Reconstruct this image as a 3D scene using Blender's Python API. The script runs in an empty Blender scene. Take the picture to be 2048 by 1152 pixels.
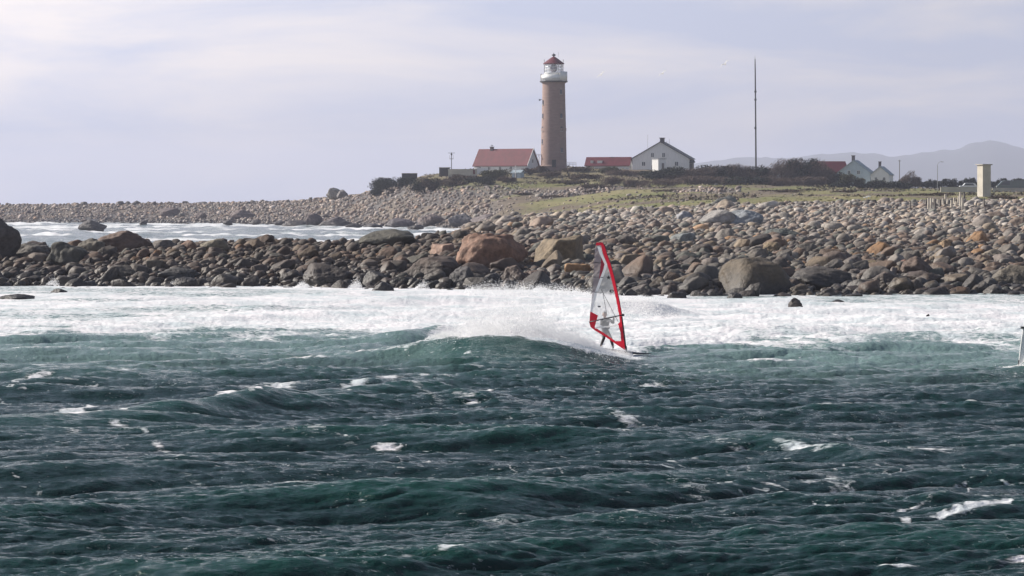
import bpy, bmesh, math, random
import numpy as np
from mathutils import Vector, Matrix
R = math.radians
rng = np.random.default_rng(7); random.seed(7)
S = bpy.context.scene
COL = S.collection
# ------------------------------------------------------------------ camera
F = 6000.0; HC = 6.3; HOR = 410.0           # focal length in px of a 2048 px wide frame, eye height, horizon row
cd = bpy.data.cameras.new('camera'); cam = bpy.data.objects.new('camera', cd); COL.objects.link(cam)
cam.location = (0, 0, HC); cam.rotation_euler = (R(90), 0, 0)
cd.sensor_width = 36; cd.lens = 36*F/2048; cd.shift_y = -(576-HOR)/2048
cd.clip_start = 0.5; cd.clip_end = 30000
S.camera = cam
# ------------------------------------------------------------------ world, sun
SUN_AZ, SUN_EL = 69.0, 32.0                 # degrees left of the view axis, above the horizon
az = R(SUN_AZ); el = R(SUN_EL)
SDIR = Vector((-math.sin(az)*math.cos(el), math.cos(az)*math.cos(el), math.sin(el)))
W = bpy.data.worlds.new('World'); S.world = W; W.use_nodes = True
nt = W.node_tree; nt.nodes.clear()
def nd(t, typ, **kw):
    n = t.nodes.new(typ)
    for k, v in kw.items():
        if k in n.inputs.keys(): n.inputs[k].default_value = v
        else: setattr(n, k, v)
    return n
sky = nd(nt, 'ShaderNodeTexSky', sky_type='NISHITA', sun_disc=False, sun_elevation=el, sun_rotation=-az,
         altitude=10, air_density=1.0, dust_density=1.5, ozone_density=1.5)
tc = nd(nt, 'ShaderNodeTexCoord')
mp = nd(nt, 'ShaderNodeMapping'); mp.inputs['Scale'].default_value = (2.6, 1.5, 14)
mp.inputs['Location'].default_value = (0.35, 0, 0.4)
nz = nd(nt, 'ShaderNodeTexNoise', Scale=3.2, Detail=7.0, Roughness=0.55, Distortion=0.4)
cr = nd(nt, 'ShaderNodeValToRGB')
cr.color_ramp.elements[0].position = 0.40; cr.color_ramp.elements[0].color = (8.1, 8.8, 11.4, 1)
cr.color_ramp.elements[1].position = 0.66; cr.color_ramp.elements[1].color = (14.2, 12.9, 12.3, 1)
mx = nd(nt, 'ShaderNodeMix', data_type='RGBA')
sz_ = nd(nt, 'ShaderNodeSeparateXYZ'); nt.links.new(tc.outputs['Generated'], sz_.inputs[0])
vl = nd(nt, 'ShaderNodeMapRange', interpolation_type='SMOOTHSTEP'); vl.inputs[1].default_value = .055; vl.inputs[2].default_value = .27; vl.inputs[3].default_value = .93; vl.inputs[4].default_value = .07
nt.links.new(sz_.outputs['Z'], vl.inputs[0]); nt.links.new(vl.outputs[0], mx.inputs[0])
bg = nd(nt, 'ShaderNodeBackground', Strength=0.06); wo = nd(nt, 'ShaderNodeOutputWorld')
nt.links.new(tc.outputs['Generated'], mp.inputs[0]); nt.links.new(mp.outputs[0], nz.inputs['Vector'])
nt.links.new(nz.outputs['Fac'], cr.inputs[0]); nt.links.new(sky.outputs[0], mx.inputs[6])
dt = nd(nt, 'ShaderNodeVectorMath', operation='DOT_PRODUCT'); nt.links.new(tc.outputs['Generated'], dt.inputs[0]); dt.inputs[1].default_value = tuple(SDIR)   # thin cloud is brighter towards the sun
sc_ = nd(nt, 'ShaderNodeMapRange'); sc_.inputs[1].default_value = .22; sc_.inputs[2].default_value = .56; sc_.inputs[3].default_value = .77; sc_.inputs[4].default_value = 1.22; sc_.clamp = True
nt.links.new(dt.outputs['Value'], sc_.inputs[0]); cs_ = nd(nt, 'ShaderNodeVectorMath', operation='SCALE'); nt.links.new(cr.outputs[0], cs_.inputs[0]); nt.links.new(sc_.outputs[0], cs_.inputs['Scale'])
nt.links.new(cs_.outputs[0], mx.inputs[7]); nt.links.new(mx.outputs[2], bg.inputs[0]); nt.links.new(bg.outputs[0], wo.inputs[0])
sl = bpy.data.lights.new('sun', 'SUN'); sun = bpy.data.objects.new('sun', sl); COL.objects.link(sun)
sl.energy = 5.0; sl.angle = R(0.6); sl.color = (1.0, 0.93, 0.84)
sun.rotation_euler = SDIR.to_track_quat('Z', 'Y').to_euler(); sun.location = (-60, 60, 80)
S.view_settings.view_transform = 'Standard'; S.view_settings.look = 'None'
S.view_settings.exposure = 0.5; S.view_settings.gamma = 1.0
S.render.engine = 'CYCLES'; S.cycles.volume_bounces = 0; S.cycles.transparent_max_bounces = 16
# ------------------------------------------------------------------ helpers
def PX(u, Y): return (u-1024.0)*Y/F
def PZ(py, Y): return HC-(py-HOR)*Y/F
def tag(o, label=None, cat=None, group=None, kind=None):
    if label: o['label'] = label
    if cat: o['category'] = cat
    if group: o['group'] = group
    if kind: o['kind'] = kind
    return o
def empty(name, loc, label, cat, group=None, rz=0):
    o = bpy.data.objects.new(name, None); COL.objects.link(o); o.location = loc; o.rotation_euler = (0, 0, rz)
    return tag(o, label, cat, group)
def link_mesh(name, me, mats, parent=None):
    o = bpy.data.objects.new(name, me); COL.objects.link(o)
    for m in (mats if isinstance(mats, (list, tuple)) else [mats]): me.materials.append(m)
    if parent is not None: o.parent = parent
    return o
def np_mesh(name, V, Fc, mats, parent=None, smooth=True, attrs=None, mi=None):
    V = np.asarray(V, dtype=np.float32); Fc = np.asarray(Fc, dtype=np.int32); n = Fc.shape[1]
    me = bpy.data.meshes.new(name)
    me.vertices.add(len(V)); me.vertices.foreach_set('co', V.ravel())
    me.loops.add(Fc.size); me.loops.foreach_set('vertex_index', Fc.ravel())
    me.polygons.add(len(Fc)); me.polygons.foreach_set('loop_start', np.arange(0, Fc.size, n, dtype=np.int32))
    me.polygons.foreach_set('use_smooth', np.full(len(Fc), smooth))
    if mi is not None: me.polygons.foreach_set('material_index', np.asarray(mi, dtype=np.int32))
    for k, a in (attrs or {}).items():
        a = np.asarray(a, dtype=np.float32)
        if a.ndim == 1:
            at = me.attributes.new(k, 'FLOAT', 'POINT'); at.data.foreach_set('value', a)
        else:
            if a.shape[1] == 3: a = np.concatenate([a, np.ones((len(a), 1), np.float32)], 1)
            at = me.attributes.new(k, 'FLOAT_COLOR', 'POINT'); at.data.foreach_set('color', a.ravel())
    me.update(calc_edges=True)
    return link_mesh(name, me, mats, parent)
class MB:
    def __init__(s): s.v = []; s.f = []
    def add(s, vs, fs):
        b = len(s.v); s.v += [tuple(v) for v in vs]; s.f += [tuple(i+b for i in f) for f in fs]; return s
    def box(s, c, d, rz=0, ry=0, taper=1.0):
        M = Matrix.Translation(c) @ Matrix.Rotation(rz, 4, 'Z') @ Matrix.Rotation(ry, 4, 'Y')
        vs = []
        for z in (-.5, .5):
            t = taper if z > 0 else 1
            for x, y in ((-.5, -.5), (.5, -.5), (.5, .5), (-.5, .5)): vs.append(M @ Vector((x*d[0]*t, y*d[1]*t, z*d[2])))
        return s.add(vs, [(3, 2, 1, 0), (4, 5, 6, 7), (0, 1, 5, 4), (1, 2, 6, 5), (2, 3, 7, 6), (3, 0, 4, 7)])
    def tube(s, pts, rs, n=10, sy=1.0):
        pts = [Vector(p) for p in pts]; rs = rs if isinstance(rs, (list, tuple)) else [rs]*len(pts)
        b = len(s.v); up = None
        for i, p in enumerate(pts):
            d = (pts[min(i+1, len(pts)-1)]-pts[max(i-1, 0)]).normalized()
            if up is None: up = Vector((0, 1, 0)) if abs(d.y) < .9 else Vector((1, 0, 0))
            a = d.cross(up).normalized(); c = a.cross(d).normalized(); up = c
            for k in range(n):
                t = 2*math.pi*k/n; s.v.append(tuple(p+a*rs[i]*math.cos(t)+c*rs[i]*sy*math.sin(t)))
        for i in range(len(pts)-1):
            for k in range(n):
                k2 = (k+1) % n; s.f.append((b+i*n+k, b+i*n+k2, b+(i+1)*n+k2, b+(i+1)*n+k))
        s.f.append(tuple(b+k for k in range(n))[::-1]); e = b+(len(pts)-1)*n; s.f.append(tuple(e+k for k in range(n)))
        return s
    def lathe(s, prof, n=24, c=(0, 0, 0)):
        b = len(s.v)
        for r, z in prof:
            for k in range(n):
                t = 2*math.pi*k/n; s.v.append((c[0]+r*math.cos(t), c[1]+r*math.sin(t), c[2]+z))
        for i in range(len(prof)-1):
            for k in range(n):
                k2 = (k+1) % n; s.f.append((b+i*n+k, b+i*n+k2, b+(i+1)*n+k2, b+(i+1)*n+k))
        s.f.append(tuple(b+k for k in range(n))[::-1]); e = b+(len(prof)-1)*n; s.f.append(tuple(e+k for k in range(n)))
        return s
    def prism(s, poly, y0, y1):               # polygon in x,z extruded along y
        n = len(poly); vs = [(x, y0, z) for x, z in poly]+[(x, y1, z) for x, z in poly]
        return s.add(vs, [tuple(range(n)), tuple(range(2*n-1, n-1, -1))]+[(i+n, (i+1) % n+n, (i+1) % n, i) for i in range(n)])
    def build(s, name, mat, parent=None, smooth=False, bevel=0):
        me = bpy.data.meshes.new(name); me.from_pydata(s.v, [], s.f)
        bm = bmesh.new(); bm.from_mesh(me); bmesh.ops.recalc_face_normals(bm, faces=bm.faces)
        if bevel: bmesh.ops.bevel(bm, geom=bm.edges, offset=bevel, segments=2, affect='EDGES', clamp_overlap=True)
        for f in bm.faces: f.smooth = smooth
        bm.to_mesh(me); bm.free()
        return link_mesh(name, me, mat, parent)
# value noise
_lat = rng.random((256, 256)).astype(np.float32)
def vnoise(x, y, seed=0):
    x = np.asarray(x, float)+seed*17.3; y = np.asarray(y, float)+seed*9.7
    xi = np.floor(x).astype(int); yi = np.floor(y).astype(int); fx = x-xi; fy = y-yi
    fx = fx*fx*(3-2*fx); fy = fy*fy*(3-2*fy)
    a = _lat[xi & 255, yi & 255]; b = _lat[(xi+1) & 255, yi & 255]; c = _lat[xi & 255, (yi+1) & 255]; d = _lat[(xi+1) & 255, (yi+1) & 255]
    return (a*(1-fx)+b*fx)*(1-fy)+(c*(1-fx)+d*fx)*fy
def fbm(x, y, o=4, seed=0):
    r = 0; a = .5
    for i in range(o): r = r+a*vnoise(x*2**i, y*2**i, seed+i*3); a *= .5
    return r/(1-.5**o)
def sstep(a, b, x): t = np.clip((x-a)/(b-a), 0, 1); return t*t*(3-2*t)
ORD = ['first', 'second', 'third', 'fourth', 'fifth', 'sixth', 'seventh', 'eighth', 'ninth', 'tenth', 'eleventh', 'twelfth', 'thirteenth', 'fourteenth', 'fifteenth', 'sixteenth', 'seventeenth', 'eighteenth', 'nineteenth', 'twentieth', 'twenty-first']
# ------------------------------------------------------------------ materials
def newmat(name):
    m = bpy.data.materials.new(name); m.use_nodes = True; return m, m.node_tree, m.node_tree.nodes['Principled BSDF']
def rgb(c): return (c[0], c[1], c[2], 1)
def mat(name, col, rough=.7, var=.2, scale=3.0, bump=0.0, bscale=None, metal=0.0, stretch=(1, 1, 1), col2=None, spec=.5):
    m, t, b = newmat(name)
    b.inputs['Roughness'].default_value = rough; b.inputs['Metallic'].default_value = metal
    b.inputs['Specular IOR Level'].default_value = spec
    tc = nd(t, 'ShaderNodeTexCoord'); mp = nd(t, 'ShaderNodeMapping'); mp.inputs['Scale'].default_value = stretch
    t.links.new(tc.outputs['Object'], mp.inputs[0])
    n = nd(t, 'ShaderNodeTexNoise', Scale=scale, Detail=6.0, Roughness=.6); t.links.new(mp.outputs[0], n.inputs['Vector'])
    r = nd(t, 'ShaderNodeValToRGB'); c2 = col2 or [c*(1-var) for c in col]
    r.color_ramp.elements[0].position = .35; r.color_ramp.elements[0].color = rgb(c2)
    r.color_ramp.elements[1].position = .65; r.color_ramp.elements[1].color = rgb([min(1, c*(1+var*.4)) for c in col])
    t.links.new(n.outputs['Fac'], r.inputs[0]); t.links.new(r.outputs[0], b.inputs['Base Color'])
    if bump:
        n2 = nd(t, 'ShaderNodeTexNoise', Scale=bscale or scale*4, Detail=5.0); t.links.new(mp.outputs[0], n2.inputs['Vector'])
        bp = nd(t, 'ShaderNodeBump', Strength=bump, Distance=.05); t.links.new(n2.outputs['Fac'], bp.inputs['Height'])
        t.links.new(bp.outputs[0], b.inputs['Normal'])
    return m
def attr_mat(name, use_obj_color=False, rough=.75, speck=.35, bump=.6, nscale=2.5, bdist=.06):
    m, t, b = newmat(name); b.inputs['Roughness'].default_value = rough
    if use_obj_color: a = nd(t, 'ShaderNodeObjectInfo'); co = a.outputs['Color']; v = nd(t, 'ShaderNodeTexCoord').outputs['Object']
    else: a = nd(t, 'ShaderNodeAttribute', attribute_name='tint'); co = a.outputs['Color']; v = nd(t, 'ShaderNodeNewGeometry').outputs['Position']
    n = nd(t, 'ShaderNodeTexNoise', Scale=nscale, Detail=8.0, Roughness=.65); t.links.new(v, n.inputs['Vector'])
    r = nd(t, 'ShaderNodeMapRange'); r.inputs[1].default_value = .3; r.inputs[2].default_value = .7
    r.inputs[3].default_value = 1-speck; r.inputs[4].default_value = 1+speck
    t.links.new(n.outputs['Fac'], r.inputs[0])
    k = nd(t, 'ShaderNodeVectorMath', operation='SCALE'); t.links.new(co, k.inputs[0]); t.links.new(r.outputs[0], k.inputs['Scale'])
    # wet, darker and glossier stone close to the water
    g = nd(t, 'ShaderNodeNewGeometry'); sp = nd(t, 'ShaderNodeSeparateXYZ'); t.links.new(g.outputs['Position'], sp.inputs[0])
    wn = nd(t, 'ShaderNodeTexNoise', Scale=.35, Detail=3.0); t.links.new(g.outputs['Position'], wn.inputs['Vector'])
    ad = nd(t, 'ShaderNodeMath', operation='MULTIPLY_ADD'); t.links.new(wn.outputs['Fac'], ad.inputs[0]); ad.inputs[1].default_value = -1.6; t.links.new(sp.outputs['Z'], ad.inputs[2])
    w = nd(t, 'ShaderNodeMapRange'); w.inputs[1].default_value = -.5; w.inputs[2].default_value = 1.15; w.inputs[3].default_value = .30; w.inputs[4].default_value = 1
    t.links.new(ad.outputs[0], w.inputs[0])
    k2 = nd(t, 'ShaderNodeVectorMath', operation='SCALE'); t.links.new(k.outputs[0], k2.inputs[0]); t.links.new(w.outputs[0], k2.inputs['Scale'])
    t.links.new(k2.outputs[0], b.inputs['Base Color'])
    rr = nd(t, 'ShaderNodeMapRange'); rr.inputs[1].default_value = .38; rr.inputs[2].default_value = 1; rr.inputs[3].default_value = .5; rr.inputs[4].default_value = rough
    t.links.new(w.outputs[0], rr.inputs[0]); t.links.new(rr.outputs[0], b.inputs['Roughness'])
    if bump:
        n2 = nd(t, 'ShaderNodeTexNoise', Scale=nscale*2.2, Detail=7.0, Roughness=.6); t.links.new(v, n2.inputs['Vector'])
        bp = nd(t, 'ShaderNodeBump', Strength=bump, Distance=bdist); t.links.new(n2.outputs['Fac'], bp.inputs['Height']); t.links.new(bp.outputs[0], b.inputs['Normal'])
    return m
M = {}
M['rock'] = attr_mat('rock', True, bump=1.0, bdist=.12, speck=.45, nscale=1.8); M['rocks'] = attr_mat('rock_field', False, bump=.8, speck=.4)
M['ground'] = attr_mat('ground', False, speck=.3, nscale=.6, bump=.8, bdist=.15)
M['stone'] = mat('pink_granite', (.37, .27, .235), .85, .3, 1.2, .5, 5)
M['white'] = mat('white_paint', (.78, .78, .76), .5, .08, 2)
M['whitewall'] = mat('white_boarding', (.78, .78, .78), .7, .12, 1.5, .3, 8, stretch=(6, 6, .5))
M['bluewall'] = mat('pale_blue_wall', (.42, .50, .56), .7, .12, 1.5)
M['redroof'] = mat('red_roof', (.12, .012, .022), .65, .25, .7, .5, 3)
M['redwall'] = mat('red_wall', (.17, .05, .04), .8, .25, .6)
M['darkroof'] = mat('dark_slate', (.07, .075, .085), .7, .25, 1)
M['paleroof'] = mat('pale_roof', (.30, .36, .40), .7, .15, 1)
M['chim'] = mat('chimney_brick', (.12, .10, .11), .85, .3, 2)
M['dark'] = mat('dark_metal', (.05, .05, .055), .5, .2, 4)
M['grey'] = mat('grey_metal', (.28, .28, .30), .5, .15, 4)
M['glass'] = mat('window_glass', (.06, .07, .09), .12, .2, 1)
M['conc'] = mat('concrete', (.42, .40, .36), .85, .2, .8, .3, 6)
M['beige'] = mat('beige_render', (.52, .485, .41), .85, .15, .7, .3, 3)
M['darkwall'] = mat('dark_stone', (.07, .065, .065), .9, .3, 1)
M['wood'] = mat('weathered_wood', (.62, .56, .46), .8, .3, 5, stretch=(4, 4, .6))
M['wooddark'] = mat('old_grey_wood', (.19, .17, .15), .85, .3, 5, stretch=(4, 4, .6))
M['bark'] = mat('bark', (.06, .05, .045), .9, .3, 4)
M['feather'] = mat('white_feather', (.85, .85, .85), .8, .08, 6)
nt_ = M['feather'].node_tree; tl_ = nd(nt_, 'ShaderNodeBsdfTranslucent'); tl_.inputs[0].default_value = (.9, .9, .9, 1); ms_ = nd(nt_, 'ShaderNodeMixShader', Fac=.6)
nt_.links.new(nt_.nodes['Principled BSDF'].outputs[0], ms_.inputs[1]); nt_.links.new(tl_.outputs[0], ms_.inputs[2]); nt_.links.new(ms_.outputs[0], nt_.nodes['Material Output'].inputs[0])
M['beak'] = mat('yellow_beak', (.6, .35, .05), .5, .1, 6)
# ------------------------------------------------------------------ terrain height
P = lambda Y, py: (Y, PZ(py, Y))
cols = {
 -1400: [(222, -1.5), (235, 0), (250, 1.3), P(262, 500), (275, 1.9), (300, -1.8), (1040, -1.8), (1085, 0), P(1130, 425), P(1190, 409), (1260, 5), (1340, -2.5)],
 0:   [(222, -1.5), (235, 0), (250, 1.3), P(262, 512), (275, 1.6), (298, -1.8), (1040, -1.8), (1085, 0), P(1130, 425), P(1190, 411), (1260, 5), (1340, -2.5)],
 150: [(222, -1.5), (235, 0), (250, 1.4), P(262, 503), (275, 1.9), (298, -1.8), (1040, -1.8), (1085, 0), P(1130, 425), P(1190, 409), (1260, 5), (1340, -2.5)],
 300: [(222, -1.5), (235, 0), (250, 1.5), P(262, 500), (275, 2.0), (298, -1.8), (1040, -1.8), (1085, 0), P(1130, 424), P(1190, 407), (1260, 5), (1340, -2.5)],
 500: [(222, -1.5), (235, 0), (250, 1.6), P(262, 494), (275, 2.2), (300, -1.8), (960, -1.8), (1000, 0), P(1060, 425), P(1150, 404.5), (1240, 6), (1340, -2.5)],
 640: [(222, -1.5), (234, 0), (250, 1.6), P(262, 493), (275, 2.2), (300, -1.8), (910, -1.8), (945, 0), P(1000, 425), P(1090, 398), (1200, 7), (1320, -2.5)],
 740: [(220, -1.5), (232, 0), (250, 1.6), P(262, 493), (275, 2.3), (305, -1.8), (860, -1.8), (900, 0), P(960, 416), P(1020, 384), (1150, 9), (1300, -2.5)],
 830: [(219, -1.5), (230, 0), (250, 1.7), P(262, 490), (280, 2.6), (315, -1.2), (830, -1.5), (860, 0), P(910, 408), P(950, 370), P(975, 351), (1100, 13), (1300, -2.5)],
 890: [(218, -1.5), (229, 0), (250, 1.8), P(265, 486), (300, 3.2), (345, 2.0), (375, -.8), (800, -1.2), (830, 0), P(880, 410), P(925, 372), P(960, 350), (1010, 17), (1300, 5)],
 950: [(216, -1.5), (227, 0), (250, 1.8), P(270, 485), P(320, 456), (350, 3.4), (420, -.2), (760, -.5), (810, .8), P(870, 405), P(910, 372), P(945, 349), P(970, 337), (1020, 18), (1400, 10)],
 1000:[(212, -1.5), (225, 0), (250, 1.8), P(290, 475), P(340, 444), (365, 4.4), (430, 2.4), (650, 2.4), P(760, 432), P(850, 398), P(900, 374), P(945, 345), P(965, 333), (1050, 18), (1400, 11)],
 1100:[(210, -1.5), (223, 0), (250, 1.8), P(290, 470), P(340, 442), (370, 4.7), (430, 3.0), (650, 3.2), P(760, 424), P(850, 392), P(900, 371), P(945, 343), P(965, 334), (1050, 18), (1400, 12)],
 1250:[(202, -1.5), (216, 0), (250, 1.8), P(300, 465), P(370, 430), P(400, 424), (430, 5.1), (520, 4.9), P(620, 419), P(750, 396), P(850, 376), P(930, 348), P(960, 338), (1050, 17), (1400, 13)],
 1420:[(198, -1.5), (213, 0), (250, 1.9), P(300, 463), P(370, 427), P(410, 418), (440, 5.5), P(560, 409), P(680, 396), P(780, 383), P(850, 374), P(930, 358), P(960, 346), (1050, 16), (1400, 13)],
 1600:[(198, -1.5), (213, 0), (250, 2.0), P(300, 462), P(370, 422), P(410, 411), (440, 6.0), P(560, 402), P(680, 392), P(780, 383), P(850, 375), P(930, 369), (1050, 13), (1400, 13)],
 1850:[(201, -1.5), (216, 0), (250, 2.0), P(300, 462), P(370, 420), P(410, 409), (440, 6.2), P(560, 400), P(680, 391), P(780, 386), P(850, 382), P(930, 379), (1050, 12), (1400, 12)],
 2048:[(204, -1.5), (218, 0), (250, 2.0), P(300, 460), P(370, 419), P(410, 407), (440, 6.3), P(560, 399), P(680, 391), P(780, 386), P(850, 383), P(930, 380), (1050, 12), (1400, 12)],
 3400:[(204, -1.5), (218, 0), (250, 2.0), P(300, 460), P(370, 419), P(410, 407), (440, 6.3), P(560, 399), P(680, 391), P(780, 386), P(850, 383), P(930, 380), (1050, 12), (1400, 12)],
}
YT = np.concatenate([np.arange(190, 450, 1.0), np.arange(450, 1400, 5.0), np.geomspace(1400, 13500, 50)])
CU = np.array(sorted(cols)); UT = np.arange(-1400, 3401, 20.0)
raw = np.array([np.interp(YT, *zip(*cols[c])) for c in CU])
TAB = np.array([np.interp(UT, CU, raw[:, j]) for j in range(len(YT))]).T
ker = np.array([1, 2, 3, 2, 1])/9.0
for j in range(TAB.shape[1]):
    TAB[:, j] = np.convolve(np.pad(TAB[:, j], 2, 'edge'), ker, 'valid')
def T(u, Y, noise=True):
    u = np.asarray(u, float); Y = np.asarray(Y, float)
    fi = np.clip((u-UT[0])/20.0, 0, len(UT)-1.001); i = fi.astype(int); fu = fi-i
    fj = np.clip(np.interp(Y, YT, np.arange(len(YT))), 0, len(YT)-1.001); j = fj.astype(int); fv = fj-j
    z = (TAB[i, j]*(1-fu)+TAB[i+1, j]*fu)*(1-fv)+(TAB[i, j+1]*(1-fu)+TAB[i+1, j+1]*fu)*fv
    if noise:
        X = (u-1024)*Y/F
        z = z+(fbm(X*.12, Y*.12, 3, 5)-.5)*np.where(Y < 420, .55, 1.0)*np.where(Y > 1500, 0, 1)
    return z
def ground(u, py, Y0=205, Y1=1300):          # first point of the land seen at pixel row py in column u
    Ys = np.arange(Y0, Y1, .5); z = T(np.full_like(Ys, u), Ys); p = HOR+F*(HC-z)/Ys
    k = np.where(p <= py)[0]
    Y = Ys[k[0]] if len(k) else Y0
    return Y, float(T(u, Y))
# zones
def grass_amt(u, Y):
    py = HOR+F*(HC-T(u, Y, False))/Y; X = (u-1024)*Y/F
    edge = np.interp(u, [940, 1000, 1250, 1420, 1600, 2048], [800, 700, 425, 418, 414, 412])
    g = sstep(0, 14, Y-edge-6*(fbm(X*.1, Y*.1, 3, 11)-.5)*2)*sstep(940, 1040, u)
    g = g*(1-.9*sstep(.5, .62, fbm(X*.03, Y*.012, 3, 21))*sstep(372, 380, py)*(u < 1480)*(Y > 760))
    top = sstep(np.interp(u, [830, 900, 1100], [375, 392, 392]), 364, py)*sstep(700, 830, u)*(Y > 840)*(.55+.45*sstep(.4, .6, fbm(X*.07, Y*.03, 3, 23)))
    return np.clip(np.maximum(g, top), 0, 1)
gu = np.arange(-1400, 3401, 12.0)
gy = np.concatenate([np.arange(196, 440, 1.0), np.arange(440, 1300, 4.0), np.geomspace(1300, 13500, 50)])
U, Yg = np.meshgrid(gu, gy); Zg = T(U, Yg); Xg = PX(U, Yg)
G = grass_amt(U, Yg)
pyg = HOR+F*(HC-Zg)/Yg
n1 = fbm(Xg*.05, Yg*.02, 4, 31)[..., None]; n2 = fbm(Xg*.35, Yg*.12, 3, 41)[..., None]
green = np.array([.135, .136, .034]); straw = np.array([.21, .18, .07]); brown = np.array([.12, .085, .06]); dirt = np.array([.10, .088, .08])
DN = fbm(Xg*.08, Yg*.03, 4, 37)[..., None]; dirt = dirt*(.6+.8*DN)*(1+np.array([.25, .12, -.1])*sstep(.5, .62, DN))
gc = green+(straw-green)*sstep(.38, .68, n1*.6+n2*.4)
gc = gc+(brown-gc)*sstep(.48, .62, fbm(Xg*.04, Yg*.03, 4, 51))[..., None]*.85
hillb = (sstep(372, 355, pyg)*(Yg > 850))[..., None]; hv = sstep(.3, .6, fbm(Xg*.09, Yg*.05, 4, 35))[..., None]; gc = gc*(1-.85*hillb)+(brown*(1-hv)+np.array([.15, .125, .06])*hv)*.85*hillb
tint = dirt*(1-G[..., None])+gc*G[..., None]
nr, nc = U.shape; idx = np.arange(nr*nc).reshape(nr, nc)
quads = np.stack([idx[:-1, :-1], idx[:-1, 1:], idx[1:, 1:], idx[1:, :-1]], -1).reshape(-1, 4)
o = np_mesh('ground', np.stack([Xg, Yg, Zg], -1).reshape(-1, 3), quads, M['ground'], attrs={'tint': tint.reshape(-1, 3)})
tag(o, kind='structure')
# far hills
hp = [(900, 338), (1100, 334), (1250, 328), (1380, 316), (1480, 306), (1560, 298), (1600, 301), (1650, 296), (1740, 289), (1790, 298), (1850, 291), (1900, 284), (1950, 275), (2000, 274), (2048, 281), (2200, 290), (2500, 300), (3000, 330)]
hu = np.arange(900, 3001, 8.0); hy = np.linspace(0, 1, 24)
Uh, Vh = np.meshgrid(hu, hy); base = np.interp(Uh, *zip(*hp)); rag = (fbm(Uh*.012, Vh*3, 5, 61)-.5)
Yh = 10000+Vh*5000; prof = np.sin(np.pi*Vh)**.8
Zh = (PZ(base, 12300)-4)*prof*(1+rag*.22+(fbm(Uh*.05, Vh*2, 4, 63)-.5)*.05)*.91+4
idx = np.arange(Uh.size).reshape(Uh.shape)
quads = np.stack([idx[:-1, :-1], idx[:-1, 1:], idx[1:, 1:], idx[1:, :-1]], -1).reshape(-1, 4)
hm = mat('far_heath', (.05, .06, .055), .9, .3, .004)
tag(np_mesh('hills', np.stack([PX(Uh, Yh), Yh, Zh], -1).reshape(-1, 3), quads, hm), kind='structure')
# ------------------------------------------------------------------ sea
def tile(N, L, lmin, lmax, lp, wind, spread, seed):
    r = np.random.default_rng(seed); k = np.fft.fftfreq(N, L/N)*2*np.pi; kx, ky = np.meshgrid(k, k, indexing='ij')
    kk = np.hypot(kx, ky); kk[0, 0] = 1e9; kp = 2*np.pi/lp
    A = kk**-2.0*np.exp(-.6*(kp/kk)**2); A[(kk < 2*np.pi/lmax) | (kk > 2*np.pi/lmin)] = 0
    c = np.abs((kx*wind[0]+ky*wind[1])/kk); A = A*(c**spread*.95+.05)
    H = A*(r.normal(size=kk.shape)+1j*r.normal(size=kk.shape))
    h = np.fft.ifft2(H).real; s = h.std(); dx = np.fft.ifft2(-1j*kx/kk*H).real; dy = np.fft.ifft2(-1j*ky/kk*H).real
    return [(a/s).astype(np.float32) for a in (h, dx, dy)]+[L]
def samp(t, i, X, Y):
    a = t[i]; N = a.shape[0]; L = t[3]; fx = (X/L*N) % N; fy = (Y/L*N) % N
    xi = fx.astype(int); yi = fy.astype(int); dx = fx-xi; dy = fy-yi; x2 = (xi+1) % N; y2 = (yi+1) % N
    return (a[xi, yi]*(1-dx)+a[x2, yi]*dx)*(1-dy)+(a[xi, y2]*(1-dx)+a[x2, y2]*dx)*dy
wd = np.array([.32, -.947]); wd2 = np.array([.3, -.954])
t1 = tile(1024, 173.0, 1.2, 40, 6.5, wd, 7.0, 3)
t2 = tile(1024, 37.0, .12, 2.0, 1.1, wd2, 4.5, 4)
t3 = tile(512, 311.0, 5.0, 60, 17.0, np.array([.2, -.98]), 8.0, 12)
Yc = lambda py, A: (HC-A)*F/(py-HOR)
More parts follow.
